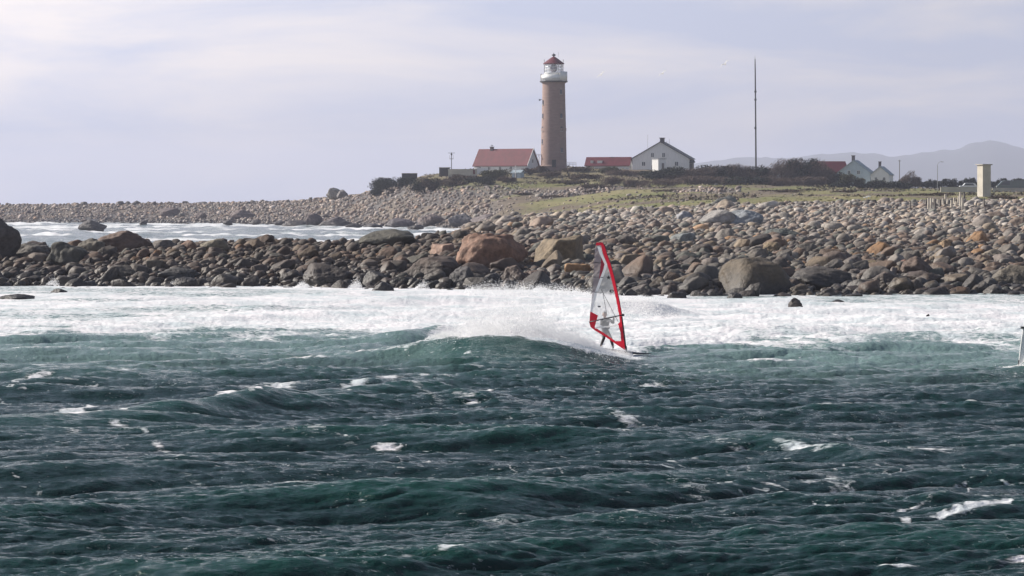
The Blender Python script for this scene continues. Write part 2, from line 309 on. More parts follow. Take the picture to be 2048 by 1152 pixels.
ridges = [  # (u, row of the crest, height), front width, back width, foam strength
 ([(620, 712, 0), (800, 703, .32), (900, 690, .66), (960, 684, .82), (1040, 686, .78), (1120, 694, .62), (1160, 702, .42), (1220, 712, .2), (1270, 719, .04), (1330, 722, 0)], 6.5, 3.5, 0),
 ([(560, 700, 0), (700, 689, .28), (850, 666, .42), (975, 649, .5), (1060, 650, 0)], 4.0, 4.0, 0),
 ([(1070, 631, 0), (1180, 608, .65), (1250, 606, .72), (1310, 607, .70), (1350, 615, .45), (1410, 631, 0)], 1.9, 3.5, 0),
 ([(-700, 860, .2), (-100, 846, .3), (80, 832, .36), (350, 803, .5), (500, 784, .52), (580, 777, .44), (800, 764, .44), (880, 768, .34), (980, 790, .2), (1080, 810, 0)], 3.2, 2.0, 1),
 ([(600, 1010, 0), (760, 1000, .16), (950, 984, .34), (1050, 992, .22), (1150, 1008, .08), (1250, 1015, 0)], 1.5, 1.2, 0),
 ([(1560, 1050, 0), (1700, 1035, .16), (1830, 1015, .26), (1950, 992, .34), (2060, 986, .34), (2400, 990, .25), (2700, 1000, 0)], 1.5, 1.1, 0),
 ([(-300, 1040, .2), (60, 1030, .22), (200, 1032, .12), (330, 1046, 0)], 1.5, 1.2, 0),
 ([(150, 1160, 0), (300, 1146, .18), (600, 1135, .26), (820, 1130, .2), (1000, 1120, .05), (1100, 1120, 0)], 1.1, .9, 0),
 ([(1400, 890, 0), (1560, 880, .2), (1760, 905, .2), (1900, 915, 0)], 2.2, 2, 0),
 ([(-50, 745, 0), (60, 738, .22), (200, 740, .25), (330, 748, 0)], 3.5, 3, 0),
 ([(-300, 650, .22), (100, 652, .28), (350, 645, .22), (560, 655, .1), (650, 660, 0)], 2.2, 2.5, 0),
 ([(-300, 612, .3), (60, 610, .15), (260, 606, .24), (520, 612, .26), (760, 606, .12), (900, 600, 0)], 2.0, 2.5, 0),
 ([(1300, 664, 0), (1480, 660, .2), (1700, 668, .16), (1900, 660, .22), (2200, 664, .2), (2500, 660, 0)], 2.0, 2.5, 0),
 ([(1420, 632, 0), (1560, 628, .16), (1800, 636, .2), (2060, 630, .14), (2400, 632, .2)], 2.0, 2.0, 0),
 ([(1750, 1070, 0), (1500, 1062, .2), (1380, 1075, 0)][::-1], 1.2, 1, 0),
]
_SU = np.arange(-800, 2801, 4.0); _g = np.exp(-(np.arange(-15, 16)/6.0)**2); _g /= _g.sum(); _SC = {}
def sint(u, us, vs, zero=False):
    k = (tuple(us), tuple(vs), zero)
    if k not in _SC:
        v = np.interp(_SU, us, vs, 0, 0) if zero else np.interp(_SU, us, vs); _SC[k] = np.convolve(np.pad(v, 15, 'edge'), _g, 'valid')
    return np.interp(u, _SU, _SC[k])
def ridge_h(u, Y):
    h = np.zeros_like(Y)
    for pts, wf, wb, fo in ridges:
        us = [p[0] for p in pts]; A = sint(u, us, [p[2] for p in pts], True)
        yc = sint(u, us, [Yc(p[1], p[2]) for p in pts]); d = Y-yc
        w = np.where(d < 0, wf, wb); e = np.abs(d)/w
        h = h+A*np.where(d < 0, 1/(1+(e*1.35)**2.4), np.exp(-e**1.7))
    return h
def shoreY(u): return np.interp(u, [-1400, 0, 500, 740, 890, 1000, 1100, 1250, 1420, 2048], [235, 235, 235, 232, 229, 225, 223, 216, 213, 218])
def sea_parts(u, Y):
    X = PX(u, Y); near = sstep(shoreY(u)+4, shoreY(u)-30, Y); a1 = np.where(Y < 240, .04+.055*near, .15*sstep(1800, 500, Y)+.03)
    a1 = a1*(1-.35*sstep(150, 170, Y)*(Y < 240))
    a2 = .026*sstep(230, 110, Y)*(.35+.65*near)+.004
    rh = ridge_h(u, Y); a2 = a2*(1-.45*sstep(.1, .4, rh)); a1 = a1*(1-.5*sstep(.3, .7, rh))*(1-.35*sstep(135, 155, Y)*(Y < 240))
    a2 = a2*(.45+1.1*fbm(X*.045, Y*.04, 3, 160)); a3 = .115*near*(Y < 240)+.16*(Y > 262)*sstep(2500, 900, Y)*(1-.8*sstep(.2, .6, rh)); dm = 1-.92*np.exp(-((X-5.0)/3.2)**2-((Y-123)/4.0)**2); a1 = a1*dm; a3 = a3*dm; a2 = a2*(.4+.6*dm)
    h = rh*1.12+a1*samp(t1, 0, X, Y)+a2*samp(t2, 0, X, Y)+a3*samp(t3, 0, X, Y)
    dx = 1.05*a1*samp(t1, 1, X, Y)+1.0*a2*samp(t2, 1, X, Y); dy = 1.05*a1*samp(t1, 2, X, Y)+1.0*a2*samp(t2, 2, X, Y)
    return X, h, dx, dy
def sea_z(u, Y): return float(sea_parts(np.array([float(u)]), np.array([float(Y)]))[1][0])
# foam: rows are those of the flat sea, patches are (u, row, half width, half height, slope, strength)
patches = [(125, 830, 60, 5, -.12, 1), (205, 816, 28, 3, -.15, .9), (368, 803, 62, 5, -.12, 1.15), (470, 789, 55, 5, -.12, 1.1), (540, 779, 48, 6, -.08, 1.2), (520, 797, 40, 3, .0, .8),
 (725, 773, 30, 3, -.1, .8), (778, 762, 30, 4, -.05, 1), (874, 760, 26, 5, .05, 1.1), (55, 770, 40, 4, -.1, 1), (232, 750, 30, 5, -.05, 1), (978, 779, 16, 4, 0, .9), (880, 710, 22, 5, -.1, .8), (1130, 713, 26, 4, -.2, .9),
 (1310, 771, 24, 3, 0, 1), (1870, 771, 14, 3, 0, .8), (330, 905, 40, 14, .6, .75), (240, 868, 60, 9, .1, .65), (120, 872, 50, 6, .1, .6), (785, 896, 24, 3, 0, .8), (1067, 862, 20, 20, .4, .7), (490, 972, 90, 18, .1, .62), (1260, 845, 50, 9, .2, .62),
 (1620, 905, 90, 7, .05, .72), (1850, 912, 70, 5, 0, .7), (1450, 898, 90, 7, .1, .6), (1890, 1003, 75, 2.6, -.22, .75), (1985, 989, 60, 2.4, -.06, .7), (2060, 1128, 90, 3.5, -.12, .8), (1800, 1138, 35, 3, 0, .9), (1535, 1066, 22, 4, -.1, .9), (1175, 1105, 60, 3, -.1, .8), (915, 1128, 35, 4, -.15, .9), (800, 1138, 25, 3, 0, .7),
 (100, 745, 70, 10, .2, .6), (620, 880, 120, 12, .1, .5), (850, 800, 60, 14, .4, .55), (950, 815, 60, 14, .4, .5), (1380, 985, 120, 14, .2, .5), (560, 1060, 120, 12, .1, .45), (1000, 1060, 120, 14, .1, .5), (1700, 980, 90, 16, .3, .5), (10, 977, 30, 3, 0, .8), (1200, 800, 80, 10, .2, .42), (1750, 1000, 50, 10, -.1, .4)]
def foam_attr(u, Y, h):
    py = HOR+F*HC/Y; X = PX(u, Y)
    nq = fbm(X*1.1+Y*.4, Y*.45, 3, 72); nb = fbm(X*.22, Y*.10, 4, 71); ns = fbm(X*.5+Y*.1, Y*.16, 4, 81)
    # outer edge of the surf zone
    edge = np.interp(u, [-1400, 0, 250, 500, 700, 800, 900, 960, 1250, 1300, 1600, 2048, 3400], [690, 686, 684, 676, 672, 676, 694, 697, 702, 693, 690, 690, 690])
    f = sstep(34, -24, py-edge-(nb-.5)*52)*(Y < 300)*.99
    f = f*(1-.42*sstep(.42, .66, ns)*sstep(edge-70, edge, py))
    # grey-green lanes inside the left surf
    f = f-.42*sstep(.46, .66, fbm(X*.05+3, Y*.16, 3, 91))*sstep(1000, 500, u)*(Y < 300)
    # thinner, wetter foam over the shallows on the right
    f = f-.42*sstep(1240, 1420, u)*sstep(622, 600, py+(nb-.5)*30)*(Y < 300)*(.55+.9*ns)
    # unbroken shoulder behind the breaker
    yr = np.interp(u, [660, 700, 850, 975, 1010], [700, 690, 668, 651, 650]); d = py-yr
    f = f-.85*np.exp(-((d-9)/9)**2)*sstep(660, 720, u)*sstep(985, 930, u)
    yr = np.interp(u, [760, 800, 900, 960], [714, 710, 690, 684]); d = py-yr
    f = f+1.0*np.exp(-((d-3)/11)**2)*sstep(770, 810, u)*sstep(990, 950, u)
    # clean dark face of the breaker: foam stops at its crest
    yc = sint(u, [800, 900, 960, 1040, 1120, 1250, 1330], [Yc(703, .32), Yc(690, .66), Yc(684, .82), Yc(686, .78), Yc(694, .62), Yc(713, .2), Yc(718, .1)])
    inw = sstep(850, 930, u)*sstep(1330, 1250, u)
    f = f*(1-inw*sstep(.1, -1.2, Y-yc-(ns-.5)*2.5))
    f = np.maximum(f, inw*.95*sstep(-.8, .4, Y-yc)*sstep(60, 20, Y-yc))
    aer = sstep(105, 5, py-edge-(nb-.5)*40)*(Y < 300)*np.interp(u, [0, 900, 1300, 1500, 2048], [.9, .7, .55, 1, 1.0])*(1-inw*.85*(Y < yc))
    for cx, cy, rx, ry, sl, st in patches:
        ry = ry*.75; rx = rx*1.15
        q = ((u-cx+(nq-.5)*rx*1.6)/rx)**2+((py-cy-sl*(u-cx)-(nb-.5)*ry*1.5)/ry)**2
        f = np.maximum(f, st*np.exp(-q*.7)*.84*(.45+1.1*nq))
    for pts_, wf, wb, fo in ridges:
        if fo or pts_[0][0] == 1560:
            us = [p[0] for p in pts_]; yc_ = sint(u, us, [Yc(p[1], p[2]) for p in pts_]); A = sint(u, us, [p[2] for p in pts_], True)
            f = np.maximum(f, 1.0*np.exp(-((Y-yc_+.15)/(.75 if fo else .4))**2)*sstep(.18, .3, A)*sstep(.42, .6, fbm(u*.018, Y*.2, 3, 77))*(.75+.9*nq))
    t1h = samp(t1, 0, X, Y); f = np.maximum(f, (Y < 170)*.62*sstep(2.1, 3.2, t1h+.35*samp(t2, 0, X, Y)))
    ln = fbm(X*.42+Y*.15, Y*.40, 5, 55); f = np.maximum(f, (Y < 200)*.50*sstep(.03, .0, np.abs(ln-.5))*sstep(.44, .62, fbm(X*.09, Y*.07, 3, 66)))
    # channel beyond the boulder bank
    ch = (Y > 262)
    f = np.where(ch, .26+.62*sstep(.48, .66, fbm(X*.045, Y*.035, 4, 99))+.5*sstep(70, 0, np.abs(Y-np.interp(u, [0, 300, 500, 640, 740, 830, 890], [1050, 1070, 985, 925, 880, 845, 815])))*(fbm(X*.04, Y*.03, 3, 5)*1.3)+.55*sstep(460, 330, Y)*sstep(.35, .6, nb), f)
    aer = np.where(ch, .28, aer)
    return np.clip(f, 0, 1.1), np.clip(aer, 0, 1)
su = np.concatenate([np.arange(-6000, -600, 45), np.arange(-560, 2620, 2.3), np.arange(2650, 8000, 45)])
prow = np.concatenate([np.arange(4200, 1430, -45.0), np.arange(1420, 1160, -2.0), np.arange(1160, 560, -.72), np.arange(560, 440, -.8)])
sy = np.concatenate([F*HC/(prow-HOR), np.geomspace(1262, 13500, 34)])
Us, Ys_ = np.meshgrid(su, sy)
Xs, Hs, DX, DY = sea_parts(Us, Ys_)
Fo, Ae = foam_attr(Us, Ys_, Hs)
fm = np.clip(Fo, 0, 1)*(Ys_ < 245); lump = fbm(Xs*.9, Ys_*.8, 4, 101)-.5
mnd = np.interp(Us, [880, 930, 980, 1030, 1085, 1150, 1210, 1250], [0, .25, .6, .95, .65, .3, .1, 0])*np.exp(-((Ys_-123.7)/1.1)**2)*(.15+1.5*fbm(Xs*1.1, Ys_*1.1, 4, 171))   # the tumbling lip
Hs = Hs+mnd; Fo = np.maximum(Fo, sstep(.02, .12, mnd))
Hs = Hs+fm*lump*.14*(1-.9*np.exp(-((Xs-5)/3)**2-((Ys_-123)/3)**2))*sstep(3, 25, shoreY(Us)-Ys_)
crest = sstep(.02, .55, Hs)*(Ys_ < 260)
V = np.stack([Xs+DX, Ys_+DY, Hs], -1).reshape(-1, 3)
idx = np.arange(Us.size).reshape(Us.shape)
quads = np.stack([idx[:-1, :-1], idx[:-1, 1:], idx[1:, 1:], idx[1:, :-1]], -1).reshape(-1, 4)
m, t, b = newmat('sea_water'); L = t.links.new
geo = nd(t, 'ShaderNodeNewGeometry'); af = nd(t, 'ShaderNodeAttribute', attribute_name='foam'); aa = nd(t, 'ShaderNodeAttribute', attribute_name='aer'); ac = nd(t, 'ShaderNodeAttribute', attribute_name='crest')
mp = nd(t, 'ShaderNodeMapping'); mp.inputs['Scale'].default_value = (.7, 1.0, 1.0); mp.inputs['Rotation'].default_value = (0, 0, R(-25)); L(geo.outputs['Position'], mp.inputs[0])
n1 = nd(t, 'ShaderNodeTexNoise', Scale=3.6, Detail=8.0, Roughness=.66, Distortion=.7); L(mp.outputs[0], n1.inputs['Vector'])
ma = nd(t, 'ShaderNodeMath', operation='MULTIPLY_ADD'); L(n1.outputs['Fac'], ma.inputs[0]); ma.inputs[1].default_value = 1.5; L(af.outputs['Fac'], ma.inputs[2])
mr = nd(t, 'ShaderNodeMapRange', interpolation_type='SMOOTHSTEP'); mr.inputs[1].default_value = 1.12; mr.inputs[2].default_value = 1.5; L(ma.outputs[0], mr.inputs[0])
mp5 = nd(t, 'ShaderNodeMapping'); mp5.inputs['Scale'].default_value = (2.2, 4.5, 2.0); mp5.inputs['Rotation'].default_value = (0, 0, R(-18)); L(geo.outputs['Position'], mp5.inputs[0])
n5 = nd(t, 'ShaderNodeTexNoise', Scale=2.4, Detail=5.0, Roughness=.7, Distortion=.5); L(mp5.outputs[0], n5.inputs['Vector'])      # torn foam flecks, with scattered sun glitter painted in as white
n6 = nd(t, 'ShaderNodeTexNoise', Scale=.13, Detail=4.0, Roughness=.6); L(geo.outputs['Position'], n6.inputs['Vector'])
a5 = nd(t, 'ShaderNodeMath', operation='MULTIPLY_ADD'); L(n6.outputs['Fac'], a5.inputs[0]); a5.inputs[1].default_value = .42; L(n5.outputs['Fac'], a5.inputs[2])
m5 = nd(t, 'ShaderNodeMapRange', interpolation_type='SMOOTHSTEP'); m5.inputs[1].default_value = .84; m5.inputs[2].default_value = .99; m5.inputs[4].default_value = .8; L(a5.outputs[0], m5.inputs[0])
mm = nd(t, 'ShaderNodeMath', operation='MAXIMUM'); L(m5.outputs[0], mm.inputs[0]); L(mr.outputs[0], mm.inputs[1])
c1 = nd(t, 'ShaderNodeMix', data_type='RGBA'); c1.inputs[6].default_value = (.0022, .022, .020, 1); c1.inputs[7].default_value = (.003, .048, .034, 1); L(ac.outputs['Fac'], c1.inputs[0])  # greener crests: light shining through thin water, put into the colour
c2 = nd(t, 'ShaderNodeMix', data_type='RGBA'); c2.inputs[7].default_value = (.17, .26, .245, 1); L(aa.outputs['Fac'], c2.inputs[0]); L(c1.outputs[2], c2.inputs[6])
n3 = nd(t, 'ShaderNodeTexNoise', Scale=.5, Detail=6.0, Roughness=.6); L(mp.outputs[0], n3.inputs['Vector'])
fr = nd(t, 'ShaderNodeValToRGB'); fr.color_ramp.elements[0].position = .35; fr.color_ramp.elements[0].color = (.56, .62, .64, 1); fr.color_ramp.elements[1].position = .6; fr.color_ramp.elements[1].color = (.79, .77, .785, 1); L(n3.outputs['Fac'], fr.inputs[0])
c3 = nd(t, 'ShaderNodeMix', data_type='RGBA'); L(mm.outputs[0], c3.inputs[0]); L(c2.outputs[2], c3.inputs[6]); L(fr.outputs[0], c3.inputs[7]); L(c3.outputs[2], b.inputs['Base Color'])
rr = nd(t, 'ShaderNodeMapRange'); rr.inputs[3].default_value = .12; rr.inputs[4].default_value = .8; L(mm.outputs[0], rr.inputs[0]); L(rr.outputs[0], b.inputs['Roughness'])
b.inputs['IOR'].default_value = 1.33; b.inputs['Specular IOR Level'].default_value = .36
n2 = nd(t, 'ShaderNodeTexNoise', Scale=5.5, Detail=6.0, Roughness=.6); L(mp.outputs[0], n2.inputs['Vector'])
bp = nd(t, 'ShaderNodeBump', Strength=1.0, Distance=.09); L(n2.outputs['Fac'], bp.inputs['Height']); L(bp.outputs[0], b.inputs['Normal'])
M['sea'] = m
tag(np_mesh('sea', V, quads, M['sea'], attrs={'foam': Fo.ravel(), 'aer': Ae.ravel(), 'crest': crest.ravel()}), kind='structure')
# ------------------------------------------------------------------ boulders
def ico(sub):
    bm = bmesh.new(); bmesh.ops.create_icosphere(bm, subdivisions=sub, radius=1)
    v = np.array([p.co[:] for p in bm.verts]); f = np.array([[q.index for q in g.verts] for g in bm.faces]); bm.free()
    return v/np.linalg.norm(v, axis=1)[:, None], f
ICO = {k: ico(k) for k in (1, 2, 3, 4, 5)}
def rock_shape(d, seed, p=9, nf=12, sc=(1, .75, .62), rough=.05, axis=False):
    r = np.random.default_rng(seed)
    if axis: n = r.normal(size=(nf, 3)); n /= np.linalg.norm(n, axis=1)[:, None]; n = np.concatenate([n, np.eye(3), -np.eye(3)]); h = np.concatenate([r.uniform(.72, 1.0, nf), r.uniform(.85, 1, 6)])
    else:
        m_ = nf+9; k_ = np.arange(m_)+.5; ph_ = np.arccos(1-2*k_/m_); th_ = math.pi*(1+5**.5)*k_+r.uniform(0, 6)
        n = np.stack([np.cos(th_)*np.sin(ph_), np.sin(th_)*np.sin(ph_), np.cos(ph_)], 1)+r.normal(0, .22, (m_, 3)); n /= np.linalg.norm(n, axis=1)[:, None]; n = n[:, [2, 0, 1]]
        h = r.uniform(.66, 1.0, m_)
    q = np.clip(d @ n.T/h, 0, None); rad = (q**p).sum(1)**(-1/p)
    a = r.normal(size=(10, 3))*r.uniform(2, 7, (10, 1)); ph = r.uniform(0, 6.3, 10)
    rad = rad*(1+rough*np.sin(d @ a.T+ph).mean(1)*1.6)
    a = r.normal(size=(12, 3))*r.uniform(8, 18, (12, 1)); rad = rad*(1+rough*.5*np.sin(d @ a.T+r.uniform(0, 6, 12)).mean(1)*2)
    return d*rad[:, None]*np.array(sc)
def rotm(rx, ry, rz):
    return np.array(Matrix.Rotation(rz, 3, 'Z') @ Matrix.Rotation(ry, 3, 'Y') @ Matrix.Rotation(rx, 3, 'X'))
NV = 16
scs = [(1, rng.uniform(.6, .95), rng.uniform(.48, .8)) for _ in range(NV)]; ps = rng.uniform(12, 34, NV)
SH = {k: [rock_shape(ICO[k][0], 100+i, ps[i], int(3+i % 7), scs[i]) for i in range(NV)] for k in (1, 2, 3, 4, 5)}
PAL = np.array([(.26, .245, .23), (.30, .215, .165), (.34, .275, .20), (.15, .13, .12), (.40, .38, .365), (.20, .215, .195), (.24, .19, .17), (.46, .27, .13), (.34, .30, .29)])
PW = np.array([.22, .16, .12, .12, .12, .08, .10, .02, .06])
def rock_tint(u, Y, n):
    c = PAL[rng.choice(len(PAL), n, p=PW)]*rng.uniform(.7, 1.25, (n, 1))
    g = c.mean(1, keepdims=True); pale = sstep(240, 330, Y)[:, None]*sstep(800, 1100, u)[:, None]  # greyer stones up the right bank; sunlit tops partly put into the tint
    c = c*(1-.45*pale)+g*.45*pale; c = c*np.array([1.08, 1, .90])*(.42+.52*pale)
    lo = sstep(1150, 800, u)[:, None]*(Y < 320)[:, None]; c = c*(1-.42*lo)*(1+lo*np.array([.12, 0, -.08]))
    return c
# candidates on the near bank
sp = .64; Xc, Yc_ = np.meshgrid(np.arange(-75, 120, sp), np.arange(207, 432, sp*.95))
Xc = (Xc+rng.uniform(-.45, .45, Xc.shape)*sp).ravel(); Yc_ = (Yc_+rng.uniform(-.45, .45, Yc_.shape)*sp).ravel(); uc = 1024+F*Xc/Yc_
k = (uc > -350) & (uc < 2400); Xc, Yc_, uc = Xc[k], Yc_[k], uc[k]
zc = T(uc, Yc_); lim = np.interp(uc, [0, 830, 890, 950, 1000, 1100, 1250, 1420, 3400], [282, 292, 345, 370, 400, 420, 424, 420, 417])
dens = sstep(-1.0, .15, zc+rng.normal(0, .3, len(zc)))
k = (zc > -.75) & (Yc_ < lim+rng.normal(0, 3, len(zc))) & (rng.random(len(zc)) < dens); Xc, Yc_, uc, zc = Xc[k], Yc_[k], uc[k], zc[k]
sz = np.clip(np.exp(rng.normal(math.log(.42), .40, len(Xc))), .2, 1.5)*np.interp(Yc_, [210, 240, 300, 420], [1.08, .86, .72, .64])
big = rng.random(len(Xc)) < .025; sz[big] *= 1.75
zc = zc+sz*.22+fbm(Xc*.6, Yc_*.6, 2, 3)*.25
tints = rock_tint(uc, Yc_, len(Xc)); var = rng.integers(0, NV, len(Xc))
rot = np.stack([rng.normal(0, .3, len(Xc)), rng.normal(-.38, .3, len(Xc)), rng.normal(0, .55, len(Xc))+np.where(rng.random(len(Xc)) < .5, math.pi, 0)*0], 1)
sub = rng.random(len(Xc)) < .45; scl = np.ones((len(Xc), 3))
# the named large boulders: (u centre, row top, row base, width px, variant, tint, label, roll)
Bg = []; NAMED = []
def big_boulder(u, yt, yb, w, seed, col, label, Y=None, group=None, p=11, nf=9, roll=0, yaw=0, depth=.8, sink=.22, rough=.09, z=None, cat='boulder', planes=None):
    if Y is None: Y, zz = ground(u, yb)
    zb = PZ(yb, Y); H = (yb-yt)*Y/F; col = tuple(c*.78 for c in col); Ht = H/(1-sink); wd_ = w*Y/F
    d = ICO[5][0]; v = rock_shape(d, seed, p*1.5, nf, (1, 1, 1), rough, seed in (208, 212, 215, 219, 220)); v = v @ rotm(0, roll, 0).T
    if planes:
        pn = np.array([q[0] for q in planes], float); pn /= np.linalg.norm(pn, axis=1)[:, None]; q_ = (np.clip(d @ pn.T/np.array([q[1] for q in planes]), 0, None)**15).sum(1)**(-1/15)
        r0 = np.linalg.norm(v, axis=1); v = d*(q_*(.45+.55*r0/r0.mean()))[:, None]
    v = v/np.array([np.ptp(v[:, 0]), np.ptp(v[:, 1]), np.ptp(v[:, 2])]); v[:, 2] -= v[:, 2].min(); v[:, 2] -= sink
    v = v*np.array([wd_, wd_*depth, Ht])
    v = v @ rotm(0, 0, yaw).T
    o = np_mesh('boulder', v, ICO[5][1], M['rock']); o.location = (PX(u, Y), Y+wd_*.25, zb); o.color = (*col, 1)
    tag(o, label, cat, group); Bg.append((PX(u, Y), Y+wd_*.25, wd_*.45)); NAMED.append((u, (yt+yb)/2, w, seed)); return o
DK = (.085, .07, .062); BR = (.16, .115, .085); RB = (.25, .14, .10); GR = (.26, .255, .25); OC = (.30, .23, .14)
big_boulder(-22, 425, 520, 116, 201, DK, 'tall dark rounded boulder cut by the left edge of the photo', Y=252)
big_boulder(55, 486, 520, 92, 202, (.13, .115, .10), 'low dark boulder beside the tall one at the left edge', p=8)
big_boulder(135, 483, 532, 84, 203, (.08, .075, .06), 'dark pointed boulder left of the large brown one on the left spit', roll=.2)
big_boulder(240, 461, 512, 116, 204, (.15, .095, .07), 'large brown humped boulder topping the left spit', p=14, Y=258)
big_boulder(185, 476, 510, 60, 214, (.14, .12, .09), 'sloping grey brown boulder leaning on the large humped one of the left spit', Y=256)
big_boulder(326, 479, 505, 58, 205, (.13, .11, .095), 'low rounded dark boulder right of the large humped one on the left spit')
big_boulder(376, 480, 506, 42, 206, (.22, .13, .09), 'small reddish boulder on the crest of the left spit')
big_boulder(430, 477, 506, 60, 207, (.20, .17, .12), 'mottled boulder with yellow lichen on the spit crest')
big_boulder(308, 519, 546, 34, 208, (.20, .165, .12), 'blocky tan boulder midway down the left spit', p=22, nf=4)
big_boulder(240, 530, 560, 70, 209, (.12, .10, .08), 'long low wet boulder above the foam on the left')
big_boulder(352, 535, 566, 90, 210, (.11, .10, .09), 'broad wet boulder at the waterline on the left')
big_boulder(783, 458, 494, 118, 211, (.085, .078, .06), 'long dark flat topped boulder on the spit crest, left of the centre', p=14, Y=262)
big_boulder(886, 487, 518, 60, 212, (.36, .23, .17), 'pinkish square block boulder left of the large red brown one', p=26, nf=2, depth=1.0, planes=[((-.72, -.6, .32), .6), ((.62, -.78, .05), .62), ((0, 0, 1), .66), ((-.5, .9, .1), .8), ((1, .4, .1), .85), ((0, 0, -1), .8)])
big_boulder(978, 466, 541, 145, 213, (.26, .145, .095), 'very large red brown boulder with ochre lichen left of the sail', p=13, roll=.15)
big_boulder(1118, 470, 534, 118, 219, (.22, .165, .10), 'large split brown boulder with a dark right face, just left of the sail', p=24, nf=4, depth=.9, planes=[((-.75, -.5, .5), .62), ((.35, -.93, .05), .62), ((.95, -.2, .1), .75), ((.1, -.1, 1), .72), ((-1, .3, 0), .95), ((0, 1, .2), .9), ((0, 0, -1), .8)])
big_boulder(872, 512, 562, 118, 216, (.10, .07, .055), 'broad dark brown boulder below the pinkish square block')
big_boulder(652, 526, 575, 104, 217, (.085, .065, .055), 'dark wedge shaped boulder at the waterline left of centre', roll=-.25)
big_boulder(752, 541, 576, 62, 218, (.085, .075, .07), 'dark pointed boulder behind the ribbed rock in the foam', roll=.2)
big_boulder(1157, 527, 557, 56, 215, (.46, .26, .12), 'orange boulder near the waterline left of the sail')
big_boulder(1072, 540, 572, 40, 220, (.20, .13, .10), 'square brown boulder at the waterline below the split boulder', p=20, nf=4)
big_boulder(1030, 530, 572, 60, 221, (.19, .13, .10), 'slanting brown slab boulder at the waterline left of the square one', roll=-.5, p=16)
big_boulder(925, 532, 576, 56, 222, (.10, .09, .09), 'wet rounded boulder below the very large red brown one')
big_boulder(985, 545, 576, 46, 223, (.11, .10, .095), 'wet grey boulder splashed by foam near the centre')
big_boulder(1505, 515, 590, 165, 224, (.12, .092, .06), 'giant waterline boulder with a sunlit ochre left face and black right side', p=12, nf=7, depth=1.0, planes=[((-.85, -.42, .38), .62), ((-.35, -.8, .5), .8), ((.62, -.76, .12), .66), ((.9, -.1, .4), .85), ((.35, -.3, .9), .8), ((-.3, .2, .95), .85), ((0, 1, .2), .9), ((0, 0, -1), .8), ((-1, .4, .1), .9), ((.9, .5, 0), .9)])
big_boulder(1640, 533, 580, 128, 225, (.08, .068, .06), 'low dark boulder right of the giant waterline boulder', p=9)
big_boulder(1440, 419, 455, 78, 226, (.34, .32, .30), 'left half of the pale cracked boulder near the top of the bank', p=14, roll=.1)
big_boulder(1494, 419, 455, 76, 227, (.27, .29, .31), 'blue grey right half of the cracked boulder near the top of the bank', p=14, nf=7)
big_boulder(1453, 391, 418, 54, 228, (.21, .21, .19), 'grey boulder standing on the grass behind the cracked boulder', p=12, Y=500)
big_boulder(1368, 422, 446, 34, 229, (.36, .36, .38), 'pale rounded boulder left of the cracked boulder')
big_boulder(1365, 465, 492, 52, 230, (.23, .245, .24), 'blue grey boulder in the middle of the bank right of the sail tip')
big_boulder(1560, 456, 482, 84, 231, (.10, .11, .10), 'long dark green grey slab boulder in the middle of the right bank', roll=-.12)
big_boulder(1330, 458, 478, 46, 232, (.18, .18, .155), 'dark olive boulder between the sail and the cracked boulder')
big_boulder(1835, 512, 558, 66, 233, (.15, .10, .075), 'dark brown boulder near the foot of the right bank')
big_boulder(1775, 543, 580, 58, 234, (.17, .13, .105), 'rounded brown boulder at the foot of the right bank')
big_boulder(1830, 558, 590, 56, 235, (.17, .13, .10), 'angular brown boulder at the waterline on the right', p=20, nf=6)
big_boulder(1745, 520, 548, 44, 236, (.25, .19, .11), 'ochre boulder low on the right bank')
big_boulder(1810, 519, 542, 30, 237, (.34, .18, .13), 'reddish boulder low on the right bank')
big_boulder(1895, 478, 503, 34, 238, (.38, .26, .15), 'orange tan boulder in the middle of the right bank', p=16)
big_boulder(2030, 530, 580, 90, 239, (.18, .15, .11), 'large brown boulder at the right edge of the bank')
big_boulder(1990, 498, 520, 60, 240, (.24, .20, .15), 'tan boulder high at the right edge of the bank')
big_boulder(1655, 500, 525, 46, 241, (.22, .175, .12), 'tan boulder above the low dark boulder')
big_boulder(1545, 483, 512, 40, 242, (.27, .20, .12), 'ochre boulder above the giant waterline boulder')
# rocks standing in the foam
def foam_rock(u, yt, yb, w, seed, label, p=10, roll=0, col=(.09, .08, .08)):
    Y = F*HC/(yb-HOR); big_boulder(u, yt, yb, w, seed, col, label, Y=Y, p=p, roll=roll, sink=.45, cat='rock', depth=.7)
foam_rock(767, 563, 584, 46, 260, 'ribbed grey rock awash in the foam below the spit')
foam_rock(369, 554, 573, 50, 261, 'rounded dark rock at the foam edge on the left')
foam_rock(470, 559, 571, 26, 262, 'small dark rock at the foam edge right of the rounded one')
foam_rock(172, 562, 573, 46, 263, 'low flat rock at the foam edge on the far left')
foam_rock(281, 566, 573, 34, 264, 'very low rock barely above the foam on the left')
foam_rock(117, 577, 587, 36, 265, 'small flat rock awash in the left foam')
foam_rock(30, 588, 600, 84, 266, 'long flat rock in the foam at the left edge')
foam_rock(930, 562, 577, 44, 267, 'dark rock washed by foam in the centre')
foam_rock(1590, 596, 613, 30, 268, 'pointed brown rock standing alone in the right foam', roll=.3, p=16, col=(.16, .12, .11))
foam_rock(1678, 599, 607, 34, 269, 'low rock pair in the foam right of the pointed rock')
foam_rock(1856, 628, 638, 9, 270, 'tiny dark rock showing in the right foam')
foam_rock(1355, 583, 596, 40, 271, 'dark flat rock in the shallows right of the sail')
foam_rock(1470, 585, 597, 32, 272, 'black rock in front of the giant waterline boulder')
